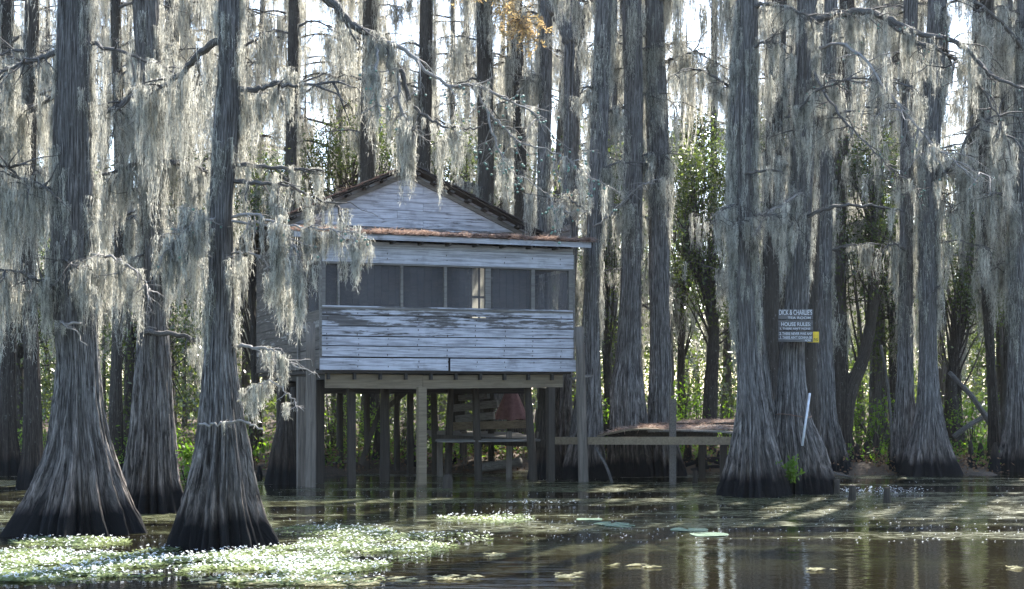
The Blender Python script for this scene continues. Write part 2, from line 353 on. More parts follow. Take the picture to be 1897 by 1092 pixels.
# ------------------------------------------------------------------ trees
def interp_prof(prof, z):
    p = np.array(sorted(prof)); out = []
    for c in range(1, p.shape[1]):
        # monotone-ish cubic through the knots
        x, y = p[:, 0], p[:, c]; m = np.gradient(y, x); i = np.clip(np.searchsorted(x, z) - 1, 0, len(x) - 2)
        h = x[i + 1] - x[i]; t = np.clip((z - x[i]) / h, 0, 1)
        out.append((2 * t**3 - 3 * t**2 + 1) * y[i] + (t**3 - 2 * t**2 + t) * h * m[i] + (-2 * t**3 + 3 * t**2) * y[i + 1] + (t**3 - t**2) * h * m[i + 1])
    return out
BK = {}
def fluted(prof, seed, na=96, dz=0.08, amp=0.30, nf=9, top_amp=0.05, zf=None):
    """prof: rows (z, cx, cy, r). Buttressed trunk: rounded ridges with sharp valleys near the water, fading upward"""
    rs = np.random.RandomState(seed); prof = sorted(prof); z0, z1 = prof[0][0], prof[-1][0]
    nf = int(nf * 1.75); rmin = min(p[3] for p in prof if p[0] > z0); rb = max(p[3] for p in prof)
    zl = np.concatenate([np.arange(z0, min(4.5, z1), dz), np.arange(min(4.5, z1), z1 + 0.01, dz * 3)])
    cx, cy, r = interp_prof(prof, zl); r = np.maximum(r, 0.02)
    th = np.linspace(0, 2 * np.pi, na, endpoint=False)
    def ridge(n, sharp, jit):
        c = (np.arange(n) + rs.uniform(-jit, jit, n)) / n * 2 * np.pi; h = rs.uniform(0.45, 1, n); wv = rs.uniform(0.6, 1.1, n) * np.pi / n
        tw = rs.uniform(-0.05, 0.05, n)
        g = np.zeros((len(zl), na))
        for k in range(n):
            d = (th[None, :] - c[k] - (tw[k] * zl)[:, None] - 0.05 * np.sin(zl * rs.uniform(1, 3) + k)[:, None] + np.pi) % (2 * np.pi) - np.pi
            g = np.maximum(g, h[k] * np.sqrt(np.clip(1 - (d / (wv[k] * 1.12)) ** 2, 0, 1)))
        return g
    A = np.clip((r - rmin) / (rb - rmin + 1e-6), 0, 1) ** 0.8
    g1 = ridge(nf, 1, 0.32); g2 = ridge(int(nf * 2.2), 1, 0.4); g3 = ridge(int(nf * 4), 1, 0.45)
    lg = ridge(max(5, nf // 3), 1, 0.35)
    Rr = r[:, None] * (1 + 0.65 * amp * A[:, None] * (lg - 0.6) + 1.5 * amp * A[:, None] * (g1 - 0.72) + (0.26 * A[:, None] + top_amp) * (g2 - 0.7) + (0.03 + 0.03 * A[:, None]) * (g3 - 0.6))
    Rr *= 1 + 0.012 * rs.normal(size=Rr.shape)
    lob = 1 + 0.06 * np.sin(2 * th[None, :] + rs.uniform(0, 6) + 0.25 * zl[:, None])
    Rr = Rr * lob
    V = np.stack([cx[:, None] + Rr * np.cos(th), cy[:, None] + Rr * np.sin(th), np.repeat(zl[:, None], na, 1)], -1).reshape(-1, 3)
    n = len(zl); i = np.arange(n - 1)[:, None] * na; j = np.arange(na)[None, :]; j2 = (j + 1) % na
    Q = np.stack([i + j, i + j2, i + na + j2, i + na + j], -1).reshape(-1, 4)
    V = np.vstack([V, [cx[-1], cy[-1], zl[-1] + 0.02]]); b = (n - 1) * na; T = np.array([(b + q, b + (q + 1) % na, n * na) for q in range(na)])
    R0 = 0.42 * (rmin + rb); of = rs.uniform(-20, 20, 3)
    bk = np.stack([np.tile(np.cos(th), n) * R0, np.tile(np.sin(th), n) * R0, np.repeat(zl, na)], -1); bk = np.vstack([bk, [[0, 0, zl[-1]]]]) + of
    BK[len(V)] = bk
    return V, [Q, T], (zl, cx, cy, r)
def rows_to_prof(rows, D, base):
    """rows (py, xl, xr) in photo pixels at distance D -> profile local to base"""
    out = []
    for y, a, b in rows:
        out.append((zz(y, D), ((a + b) / 2 - CX) / F * D - base[0], D - base[1], (b - a) / 2 / F * D))
    out.sort(); z, x, yy, r = out[0]
    if z > -0.1: out.insert(0, (-0.35, x, yy, r * 1.10))
    return out
def twigs_from(path, r0, rs, n, ln, depth=0):
    """random side twigs off a branch path; returns list of (pts, radii)"""
    res = []; m = len(path)
    for _ in range(n):
        i = rs.randint(int(m * 0.15), m); p = path[i]; d = path[min(i + 1, m - 1)] - path[max(i - 1, 0)]; d /= np.linalg.norm(d) + 1e-9
        a = rs.normal(0, 1, 3); a[2] = a[2] * 0.5 + (0.15 if rs.uniform() < 0.5 else -0.3); v = d * rs.uniform(0.1, 0.9) + a * 0.6; v /= np.linalg.norm(v)
        l = ln * rs.uniform(0.35, 1.0); k = 5; q = [p]
        for s_ in range(k):
            v = v + rs.normal(0, 0.24, 3) + np.array([0, 0, -0.10]); v /= np.linalg.norm(v); q.append(q[-1] + v * l / k)
        q = np.array(q); r = min(r0 * 0.45, 0.012 * (1 + l)) * (1 if depth == 0 else 0.6)
        res.append((q, np.linspace(r, 0.0025, k + 1)))
        if depth < 1:
            for _2 in range(3): pass
            res += twigs_from(q, r, rs, 4, l * 0.55, depth + 1)
    return res
def branch(parent, base, pts, r0, r1, seed, ntw=8, tlen=0.7, moss=6, mlen=(0.4, 1.2), lod='hi', mat=None, mmat=None, cones=0, name='branch', needles=0):
    """pts in world coordinates; makes branch (with its twigs) + moss sub-part + cones"""
    rs = np.random.RandomState(seed); path = smoothpath(np.array(pts) - np.array(base), 6)
    path[1:-1] += rs.normal(0, 0.012, (len(path) - 2, 3))
    mb = MB(); mb.tube(path, np.linspace(r0, r1, len(path)), 8, wob=0.12)
    tw = twigs_from(path, r0, rs, ntw, tlen)
    for q, rr in tw: mb.tube(q, rr, 4)
    b = mb.build(name, mat or TWIG, parent, True)
    cand = [path[rs.randint(1, len(path))] for _ in range(moss)]
    if tw: cand += [t[0][rs.randint(1, len(t[0]))] for t in (tw[rs.randint(len(tw))] for _ in range(moss))]
    ln = [rs.uniform(*mlen) * (1 if i < moss else 0.65) for i in range(len(cand))]
    cand = [c + np.array([0, 0, 0.01]) for c in cand]
    if cand:     # beards tangle together in clumps with gaps between
        nc = max(1, int(len(cand) / 2.1)); cc = []; cl = []
        for i in range(nc):
            L0 = ln[rs.randint(len(ln))] * rs.uniform(.6, 1.4); c0 = cand[rs.randint(len(cand))]
            for q in range(rs.randint(1, 4)):
                cc.append(c0 + rs.normal(0, .05, 3) * [1, 1, .6]); cl.append(max(.15, L0 * rs.uniform(.3, 1) if q else L0))
        moss_mesh('spanish_moss', np.array(cc), cl, lod, mmat or MOSS, b, seed)
    if cones and tw:
        V0, Q0 = ico(0.016); Vs = []; Qs = []; o = 0
        for _ in range(cones):
            t = tw[rs.randint(len(tw))][0]; p = t[rs.randint(1, len(t))] + rs.normal(0, 0.015, 3) + [0, 0, -0.02]
            Vs.append(V0 * rs.uniform(0.8, 1.2) + p); Qs.append(Q0 + o); o += len(V0)
        tag(npmesh('cones', np.concatenate(Vs), np.concatenate(Qs), CONE, b, True), kind='stuff')
    if needles and tw:
        Vs = []
        for _ in range(needles):
            t = tw[rs.randint(len(tw))][0]; k = rs.randint(0, len(t) - 1); p = t[k] + (t[k + 1] - t[k]) * rs.uniform()
            d = rs.normal(0, 1, 3); d /= np.linalg.norm(d); s = np.cross(d, rs.normal(0, 1, 3)); s /= np.linalg.norm(s); l = rs.uniform(0.05, 0.13)
            Vs += [p, p + d * l * 0.5 + s * 0.011, p + d * l, p + d * l * 0.5 - s * 0.011]
        tag(npmesh('needles', np.array(Vs), np.arange(len(Vs)).reshape(-1, 4), NEEDLE_Y, b), kind='stuff')
    return b
def ico(r):
    t = (1 + 5 ** 0.5) / 2
    V = np.array([(-1, t, 0), (1, t, 0), (-1, -t, 0), (1, -t, 0), (0, -1, t), (0, 1, t), (0, -1, -t), (0, 1, -t), (t, 0, -1), (t, 0, 1), (-t, 0, -1), (-t, 0, 1)], float)
    V *= r / np.linalg.norm(V[0])
    Q = np.array([(0, 11, 5), (0, 5, 1), (0, 1, 7), (0, 7, 10), (0, 10, 11), (1, 5, 9), (5, 11, 4), (11, 10, 2), (10, 7, 6), (7, 1, 8), (3, 9, 4), (3, 4, 2), (3, 2, 6), (3, 6, 8), (3, 8, 9), (4, 9, 5), (2, 4, 11), (6, 2, 10), (8, 6, 7), (9, 8, 1)])
    return V, Q
def trunk_moss(parent, info, rs, n, zr, ln, lod, mat=None, seed=0, side=None):
    zl, cx, cy, r = info; pts = []; L = []
    for _ in range(n):
        z = rs.uniform(*zr); a = rs.uniform(0, 2 * np.pi) if side is None else rs.normal(side, 0.8)
        if math.sin(a) < -0.5 and rs.uniform() < 0.75: a += math.pi / 2 * rs.choice((-1, 1))
        X = np.interp(z, zl, cx); Y = np.interp(z, zl, cy); R = np.interp(z, zl, r)
        pts.append((X + (R * 1.02 + 0.01) * math.cos(a), Y + (R * 1.02 + 0.01) * math.sin(a), z)); L.append(rs.uniform(*ln))
    return moss_mesh('spanish_moss', np.array(pts), L, lod, mat or MOSS, parent, seed)
def cypress(name, rows, D, label, seed, moss=60, mz=(2.6, 9), ml=(0.3, 1.0), lod='hi', nf=9, amp=0.30, extra=None, branches=(), crown=2, cmoss=10, na=96, side=None, mat=None, cat='tree', group=None):
    yb, a, b = max(rows); bx = ((a + b) / 2 - CX) / F * D; base = (bx, D, 0.0)
    t = thing(name, base, label, cat, group); rs = np.random.RandomState(seed)
    V, Q, info = fluted(rows_to_prof(rows, D, base), seed, na=na, nf=nf, amp=amp)
    tr = npmesh('trunk', V, Q, mat or BARK, t, True)
    if moss: trunk_moss(tr, info, rs, moss, mz, ml, lod, seed=seed, side=side)
    for i, bspec in enumerate(branches):
        bs = dict(bspec); pts = [P(x, y, D + dd) for x, y, dd in bs.pop('p')]
        branch(t, base, pts, bs.pop('r0', 0.035), bs.pop('r1', 0.008), seed * 31 + i, lod=bs.pop('lod', lod), **bs)
    if lod == 'mid' and crown:
        zl, cx, cy, r = info
        for k in range(5 if na < 60 else 7):
            z = rs.uniform(max(3.2, zz(520, D)), zz(-20, D)); s_ = rs.choice((-1, 1)); a = (0 if s_ > 0 else math.pi) + rs.normal(0, .6); l = rs.uniform(.6, 1.5)
            p0 = np.array([np.interp(z, zl, cx), np.interp(z, zl, cy), z]) + np.array(base); d = np.array([math.cos(a), math.sin(a), 0])
            branch(t, base, [p0, p0 + d * l * .5 + [0, 0, .12], p0 + d * l + [0, 0, rs.uniform(-.1, .25)]], .03, .007, seed * 57 + k, ntw=7, tlen=.7, moss=9, mlen=(.4, 1.7), lod='mid')
    # limbs above the top of the picture carry moss that hangs down
    zl, cx, cy, r = info
    for k in range(crown):
        z = rs.uniform(zz(-60, D), min(zl[-1] - 0.3, zz(-60, D) + 5.5)); a = rs.uniform(0, 6.28); l = rs.uniform(1.2, 2.6)
        p0 = np.array([np.interp(z, zl, cx), np.interp(z, zl, cy), z]) + np.array(base)
        pts = [p0, p0 + [math.cos(a) * l * 0.4, math.sin(a) * l * 0.4, 0.3], p0 + [math.cos(a + 0.3) * l * 0.75, math.sin(a + 0.3) * l * 0.75, 0.25], p0 + [math.cos(a + 0.2) * l, math.sin(a + 0.2) * l, 0.0]]
        branch(t, base, pts, 0.045, 0.01, seed * 77 + k, ntw=7, tlen=0.8, moss=cmoss, mlen=(0.6, 2.0), lod='mid' if lod == 'hi' else lod)
    return t, base

# ================================================================== SETTING
def grid_sheet(name, xs, ys, zf, mat, parent=None):
    X, Y = np.meshgrid(xs, ys); Z = zf(X, Y); V = np.stack([X, Y, Z], -1).reshape(-1, 3); nx, ny = len(xs), len(ys)
    i = np.arange(ny - 1)[:, None] * nx; j = np.arange(nx - 1)[None, :]
    Q = np.stack([i + j, i + j + 1, i + nx + j + 1, i + nx + j], -1).reshape(-1, 4)
    return npmesh(name, V, Q, mat, parent, True)
def shore(X): return 31.0 + 0.9 * np.sin(X * 0.55 + 1.0) + 0.5 * np.sin(X * 1.7) + np.where(X < -8, 1.2, 0) + np.where(X > 6, -0.2, 0)
def gz(X, Y):
    d = Y - shore(X); n = 0.05 * np.sin(X * 3.1 + Y * 1.3) + 0.05 * np.sin(X * 1.3 - Y * 2.7) + 0.03 * np.sin(7 * X) * np.sin(5 * Y)
    z = np.where(d < 0, np.maximum(-1.2, d * 0.12), 0.16 * np.tanh(d * 1.5) + 0.5 * np.tanh(np.maximum(d - 1, 0) / 25))
    return z + n * np.where(d > -0.5, 1, 0.3)
xs = np.concatenate([np.linspace(-900, -46, 20), np.arange(-45, 45.1, 0.3), np.linspace(46, 900, 20)])
ys = np.concatenate([np.linspace(-900, 20, 24), np.arange(20.5, 60, 0.35), np.linspace(60, 1500, 60)])
tag(grid_sheet('ground', xs, ys, gz, GROUND), kind='structure')
tag(npmesh('water', [(-900, -900, 0), (900, -900, 0), (900, 45, 0), (-900, 45, 0)], np.array([(0, 1, 2, 3)]), WATER), kind='structure')
def gzp(x, y): return float(gz(np.array(float(x)), np.array(float(y))))

# ================================================================== CABIN
RHO = rad(20); A0 = P(596, 900, 26.5)
cabin = thing('stilt_cabin', (A0[0], A0[1], 0), 'weathered wooden cabin on stilts over the water with flaking pale paint and screened porch', 'cabin', rz=RHO)
WD, PD, LD = 5.06, 2.0, 7.0
def cw(u, v, z):   # cabin local -> world
    c, s = math.cos(RHO), math.sin(RHO); return (A0[0] + u * c - v * s, A0[1] + u * s + v * c, z)
zf_ = lambda y: zz(y, 26.5)
# front wall boards
mb = MB(); ed = [685.5, 661, 641, 622.5, 604, 583, 565]
for i in range(6):
    zb, zt = zf_(ed[i]), zf_(ed[i + 1]); tone = [0.75, 0.8, 0.95, 0.6, 0.15, 0.25][i]
    if i == 0:
        mb.box(-0.04, 2.46, -0.045, -0.012, zb, zt - 0.022, tone, 0.004); mb.box(2.50, 5.13, -0.05, -0.015, zb - 0.01, zt - 0.02, 0.65, 0.004)
    else: mb.box(0.0, WD, -0.028, 0.0, zb + 0.010 + random.uniform(-.003, .004), zt - 0.007, tone, 0.006)
for zt, zb, tn, pr in ((4.48, 4.20, 0.9, -0.035), (4.60, 4.485, 0.85, -0.02)): mb.box(0.0, WD, pr, 0.0, zb, zt, tn, 0.004)
mb.build('front_wall', SIDING, cabin)
mb = MB()
for i in range(7):
    zq = (zf_(ed[i]) + zf_(ed[i + 1])) / 2 if i < 6 else 4.34
    for u in np.arange(.09, WD, .586):
        for dz in (-.05, .05):
            if random.random() < .8: q = random.uniform(-.02, .02); h_ = random.uniform(.008, .03); mb.box(u + q, u + q + .012, -.056 if i == 0 else -.039, -.03, zq + dz - h_, zq + dz + .008)
tag(mb.build('rusty_nails', simple('rust_brown', (.05, .03, .025)), cabin), kind='stuff')
mb = MB()
for u0, u1, tn in ((0, 0.07, .4), (0.30, 0.34, .2), (1.52, 1.57, .5), (2.38, 2.44, .55), (3.22, 3.33, .6), (4.17, 4.25, .6), (WD - 0.09, WD, .6)): mb.box(u0, u1, -0.02, 0.05, 3.36, 4.20, tn, 0.003)
mb.box(0, WD, -0.045, 0.07, 3.325, 3.358, 0.5); mb.box(0, WD, -0.038, 0.04, 4.165, 4.198, 0.6)
mb.build('screen_frame', GREYW, cabin)
for i, (u0, u1) in enumerate(((0.07, 0.30), (0.34, 1.52), (1.57, 2.38), (2.44, 3.22), (3.33, 4.17), (4.25, WD - 0.09))):
    mb = MB(); mb.box(u0 + .001, u1 - .001, 0.012, 0.016, 3.362, 4.162); mb.build('insect_screen', SCREEN, cabin)
# corner boards
mb = MB(); mb.box(-0.03, -0.001, -0.035, 0.09, 2.2, 4.6, .3); mb.box(WD + .001, WD + 0.03, -0.03, 0.09, 2.2, 4.6, .4); mb.build('corner_trim', GREYW, cabin)
# side walls (left has open porch window)
def side_wall(u0, u1, name, mat):
    mb = MB(); z = 2.2; k = 0
    while z < 5.08:
        zt = min(z + 0.185, 5.10)
        if 3.30 < z + 0.09 < 4.16:
            segs = [(0.09, 0.25), (1.35, 1.5), (1.85, LD)]
        else: segs = [(0.09, 3.4), (3.405, LD)]
        for a, b in segs: mb.box(u0, u1, a, b, z + 0.004, zt - 0.004, None, 0.005)
        z += 0.185
    o = mb.build(name, mat, cabin); return o
side_wall(-0.002, 0.024, 'side_wall', SIDE_W); side_wall(WD - 0.024, WD + 0.002, 'side_wall', SIDE_W)
for s_, (a, b) in ((0.03, (0.25, 1.35)), (0.03, (1.5, 1.85)), (WD - 0.03, (0.25, 1.35)), (WD - 0.03, (1.5, 1.85))):
    mb = MB(); mb.box(s_ - .002, s_ + .002, a, b, 3.3, 4.16); mb.build('insect_screen', SCREEN, cabin)
mb = MB(); mb.box(-0.045, -0.008, 1.98, 2.08, 2.2, 4.95, .3); mb.build('corner_trim', GREYW, cabin)
# inner wall between porch and room, with sash window
mb = MB(); u = 0.03
wu0, wu1 = 3.56, 3.98
while u < WD - 0.05:
    e = min(u + 0.15, WD - 0.03)
    if e <= wu0 + .01 or u >= wu1 - .01: mb.box(u, e - 0.006, PD, PD + 0.025, 2.2, 4.94, None)
    else: mb.box(u, e - 0.006, PD, PD + 0.025, 2.2, 3.1, None); mb.box(u, e - 0.006, PD, PD + 0.025, 4.4, 4.94, None)
    u += 0.15
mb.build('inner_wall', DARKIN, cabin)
wn = MB()
for a, b, c, d in ((wu0, wu0 + .05, 3.1, 4.4), (wu1 - .05, wu1, 3.1, 4.4), (wu0 + .05, wu1 - .05, 3.1, 3.15), (wu0 + .05, wu1 - .05, 4.35, 4.4), (wu0 + .05, wu1 - .05, 3.72, 3.765), ((wu0 + wu1) / 2 - .015, (wu0 + wu1) / 2 + .015, 3.15, 3.72), ((wu0 + wu1) / 2 - .015, (wu0 + wu1) / 2 + .015, 3.765, 4.35)): wn.box(a, b, PD - 0.03, PD + 0.02, c, d, .9)
wi = wn.build('window', GREYW, cabin); mb = MB(); mb.box(wu0 + .05, wu1 - .05, PD + .022, PD + .026, 3.15, 4.35); mb.build('pane', PANE, wi)
# floor, ceiling, back wall (unseen wide opening added to bring daylight to the window pane)
mb = MB(); mb.box(0.03, WD - .03, 0.02, LD, 2.12, 2.19, .2); mb.build('floor', DARKIN, cabin)
mb = MB(); mb.box(0.0, .9, LD, LD + .025, 2.2, 5.0, .2); mb.box(4.5, WD, LD, LD + .025, 2.2, 5.0, .2); mb.box(.9, 4.5, LD, LD + .025, 2.2, 2.5, .2); mb.build('back_wall', DARKIN, cabin)
# gable
AZ, EZ, AU, GC = 6.31, 5.16, 2.60, 2.20
def gable(v0, name, mat):
    mb = MB(); z = 4.95; k = 0
    tn = [0.1, 0.7, 0.85, 0.8, 0.9, 0.75, 0.8, 0.7, 0.6]
    while z < AZ - 0.05:
        zt = min(z + 0.175, AZ - 0.04)
        def hu(zq): return (AZ - zq) / (AZ - EZ) * (AU + 0.05)
        a, b = min(hu(z), AU + .05), min(max(hu(zt), 0.02), AU + .05)
        cut = GC + 0.35 if k % 2 else GC - 0.2
        if abs(cut - GC) < b - 0.1:
            mb.prism([(GC - a, z + .003), (cut - .003, z + .003), (cut - .003, zt - .003), (GC - b, zt - .003)], v0 - .025, v0, tn[min(k, 8)])
            mb.prism([(cut + .003, z + .003), (GC + a, z + .003), (GC + b, zt - .003), (cut + .003, zt - .003)], v0 - .025, v0, tn[min(k, 8)] * .9)
        else: mb.prism([(GC - a, z + .003), (GC + a, z + .003), (GC + b, zt - .003), (GC - b, zt - .003)], v0 - .025, v0, tn[min(k, 8)])
        z += 0.175; k += 1
    return mb.build(name, mat, cabin)
gable(PD, 'gable_wall', SIDING); gable(LD + .03, 'gable_wall', SIDE_W)
# main roof slopes with rake boards and lookouts
for sgn in (-1, 1):
    e = Vector((GC + sgn * (AU + 0.34), 0, EZ - 0.14)); a = Vector((GC, 0, AZ + 0.03))
    dx = (e - a); nrm = Vector((-dx.z, 0, dx.x)).normalized()
    if nrm.z < 0: nrm = -nrm
    mb = MB(); nl = 9
    v0, v1 = PD - 0.34, LD + 0.35
    for va, vb, fr in ((v0, 2.45, 1), (2.452, 3.4, .72), (3.402, v1, 1)) if sgn > 0 else ((v0, v1, 1),):      # gap added near the right eave so sun reaches the window pane
        e_ = a + dx * fr; mb.prism([(a.x, a.z), (e_.x, e_.z), (e_.x + nrm.x * .03, e_.z + nrm.z * .03), (a.x, a.z + .036)], va, vb, .2)
    rf = mb.build('roof', DARKIN, cabin)
    mb = MB()
    for k in range(nl):      # overlapping courses of shingle
        p = a + dx * (k / nl); q = a + dx * ((k + 1.12) / nl); o1, o2 = 0.034, 0.058
        jt = random.uniform(-0.02, 0.03)
        for va, vb in ((v0 - .06 + jt, 2.5), (3.35, v1 + .03)) if (sgn > 0 and k >= 6) else ((v0 - .06 + jt, v1 + .03),):
            mb.prism([(p.x + nrm.x * o1, p.z + nrm.z * o1), (q.x + nrm.x * o2, q.z + nrm.z * o2), (q.x + nrm.x * (o2 + .018), q.z + nrm.z * (o2 + .018)), (p.x + nrm.x * (o1 + .014), p.z + nrm.z * (o1 + .014))], va, vb, None)
    mb.build('shingles', SHINGLE if sgn > 0 else RUST, rf)
    mb = MB()
    p, q = a + dx * 0.01 - nrm * 0.075, e - nrm * 0.06
    mb.prism([(p.x, p.z), (q.x, q.z), (q.x - nrm.x * .05, q.z - nrm.z * .10), (p.x - nrm.x * .05, p.z - nrm.z * .10)], PD - 0.075, PD - 0.03, .7)
    mb.build('rake_board', GREYW, cabin)
    for k in range(8):
        mb = MB(); c = a + dx * ((k + .5) / 8) - nrm * 0.032; d = dx.normalized() * 0.045
        mb.prism([((c - d).x, (c - d).z), ((c + d).x, (c + d).z), ((c + d - nrm * .05).x, (c + d - nrm * .05).z), ((c - d - nrm * .05).x, (c - d - nrm * .05).z)], PD - 0.32, PD - 0.04, .5)
        mb.build('lookout', DARKIN, rf)
# porch roof: shed slab, fascia, rusted ragged tin edge
mb = MB(); v0, zv0, zv1 = -0.30, 4.66, 4.96
V = [(-0.6, v0, zv0), (WD + .30, v0, zv0 + .0), (WD + .30, PD, zv1), (-0.6, PD, zv1)]; V += [(x, y, z + .05) for x, y, z in V]
mb.raw(V, [(0, 3, 2, 1), (4, 5, 6, 7), (0, 1, 5, 4), (1, 2, 6, 5), (2, 3, 7, 6), (3, 0, 4, 7)]); pr = mb.build('porch_roof', DARKIN, cabin)
mb = MB(); mb.box(-0.58, WD + .26, v0 - .024, v0 - .001, 4.605, 4.705, .95, .003); mb.build('fascia', SIDING, pr)
n = 90; us = np.linspace(-0.64, WD + .36, n); rs = np.random.RandomState(4)
V = []; 
for r_, (v, z) in enumerate(((v0 - .07, zv0 + .062), (v0 + .2, zv0 + .11), (0.9, 4.92), (PD - .03, zv1 + .09))):
    for i, u in enumerate(us):
        jz = 0.012 * math.sin(u * 38) + rs.normal(0, .006); jv = rs.uniform(-.035, .03) if r_ == 0 else 0
        V.append((u, v + jv, z + jz))
V = np.array(V); V = np.vstack([V, V - [0, 0, .008]]); i = np.arange(3)[:, None] * n; j = np.arange(n - 1)[None, :]
Q = np.stack([i + j, i + j + 1, i + n + j + 1, i + n + j], -1).reshape(-1, 4)
Q = np.vstack([Q, Q[:, ::-1] + 4 * n, [(k + 1, k, k + 4 * n, k + 1 + 4 * n) for k in range(n - 1)]])
npmesh('roof_sheet', V, Q, RUST, pr, False)
# rafter ends, under-floor joists, front beam
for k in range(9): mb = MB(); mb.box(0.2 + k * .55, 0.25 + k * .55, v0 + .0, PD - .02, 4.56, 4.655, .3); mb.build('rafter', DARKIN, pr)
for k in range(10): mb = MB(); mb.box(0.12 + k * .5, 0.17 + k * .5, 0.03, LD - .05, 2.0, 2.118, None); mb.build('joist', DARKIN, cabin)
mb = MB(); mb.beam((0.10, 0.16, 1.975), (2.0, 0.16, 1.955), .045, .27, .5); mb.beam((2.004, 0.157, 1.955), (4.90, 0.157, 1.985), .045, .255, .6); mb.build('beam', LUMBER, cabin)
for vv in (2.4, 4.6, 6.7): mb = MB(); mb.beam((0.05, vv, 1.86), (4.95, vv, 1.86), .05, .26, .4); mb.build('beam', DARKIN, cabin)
# posts: (px, D, z-top, width, mat, round, lean)
def to_local(px, D):
    X = (px - CX) / F * D - A0[0]; Y = D - A0[1]; c, s = math.cos(RHO), math.sin(RHO); return X * c + Y * s, -X * s + Y * c
def cpost(px, D, zt, wd, mat, rnd, lean=(0, 0), tone=None):
    u, v = to_local(px, D); mb = MB(); zb = -0.8
    if rnd:
        m = 9; zs = np.linspace(zb, zt, m); pts = [(u + lean[0] * (z - zt) * -0.3 + random.uniform(-.006, .006), v + random.uniform(-.006, .006), z) for z in zs]
        mb.tube(pts, np.linspace(wd * .56, wd * .47, m), 14, tone=tone, wob=0.05)
    else:
        mb.beam((u + lean[0] * .3 * (zt - zb), v, zb), (u, v, zt), wd, wd, tone, up=(0, 1, 0))
    return mb.build('post', mat, cabin, rnd)
cpost(576, 26.35, zz(600, 26.4), .18, POSTW, True, tone=.7); cpost(559, 26.7, 2.05, .17, POSTW, False, tone=.9)
cpost(592, 27.6, 2.1, .16, DARKP, False); cpost(1073, 27.95, zz(606, 28), .19, POSTW, True, (.10, 0), tone=.8)
cpost(781, 27.0, 1.86, .16, LUMBER, False, tone=.9)
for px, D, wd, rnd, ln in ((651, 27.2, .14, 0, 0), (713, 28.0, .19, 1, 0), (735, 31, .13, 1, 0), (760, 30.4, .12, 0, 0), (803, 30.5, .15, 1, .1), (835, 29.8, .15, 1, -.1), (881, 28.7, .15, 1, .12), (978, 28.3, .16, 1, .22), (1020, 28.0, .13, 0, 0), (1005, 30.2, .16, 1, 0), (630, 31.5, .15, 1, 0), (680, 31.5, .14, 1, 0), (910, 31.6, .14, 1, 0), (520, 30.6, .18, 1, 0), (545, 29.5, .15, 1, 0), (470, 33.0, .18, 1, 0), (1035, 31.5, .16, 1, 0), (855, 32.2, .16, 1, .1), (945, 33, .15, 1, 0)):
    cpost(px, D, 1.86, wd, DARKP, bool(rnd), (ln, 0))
mb = MB()
for (x0, y0, x1, y1, D) in ((668, 860, 708, 750, 30), (700, 770, 760, 720, 30), (600, 880, 592, 720, 28)):
    a = to_local(x0, D); b = to_local(x1, D); m_ = MB(); m_.beam((*a, zz(y0, D)), (*b, zz(y1, D)), .05, .10); m_.build('brace', DARKP, cabin)
# broken board ends sticking out at right of the sill
mb = MB(); mb.beam((WD - .02, .05, 2.33), (WD + .22, .05, 2.33), .03, .15, .5); mb.beam((WD, .12, 2.02), (WD + .5, .3, 2.1), .14, .04, .3); mb.build('broken_board', GREYW, cabin)

# litter of pine needles lying on the porch roof
def needle_pile(name, n, sampler, label, cat, l=(0.08, 0.2), mat=None, wd=.005):
    rs = np.random.RandomState(len(name) + n); Vs = []
    for _ in range(n):
        p = np.array(sampler(rs)); a = rs.uniform(0, 6.28); el = rs.normal(0, .22); L = rs.uniform(*l)
        d = np.array([math.cos(a) * math.cos(el), math.sin(a) * math.cos(el), math.sin(el)]); s = np.array([-math.sin(a), math.cos(a), rs.normal(0, .6)]); s = s / np.linalg.norm(s) * wd
        q = p + d * L * .5 + [0, 0, .01]; r_ = p + d * L
        Vs += [p - s, p + s, q + s * .9, q - s * .9, q - s * .9, q + s * .9, r_ + s * .4, r_ - s * .4]
    return tag(npmesh(name, np.array(Vs), np.arange(len(Vs)).reshape(-1, 4), mat or NEEDLES), label, cat, kind='stuff')
def roof_s(rs):
    u = rs.uniform(-.6, WD + .32); hump = 0.5 + .5 * math.sin(u * 2.1) * math.sin(u * 5.3 + 1)
    v = v0 - .06 + abs(rs.normal(0, .25)); return cw(u, v, zv0 + .07 + (v - v0) * .13 + rs.uniform(0, .02 + .06 * hump))
needle_pile('needle_litter', 5200, roof_s, 'rusty brown pine needles piled along the edge of the porch roof', 'needle litter')
needle_pile('needle_litter', 1500, lambda rs: (lambda u, k: cw(GC - k * (AU + .3), u, AZ + .10 - k * (AZ - EZ + .19)))(rs.uniform(PD - .3, LD), rs.uniform(0.35, 1)), 'brown pine needles caught on the left slope of the gable roof', 'needle litter')

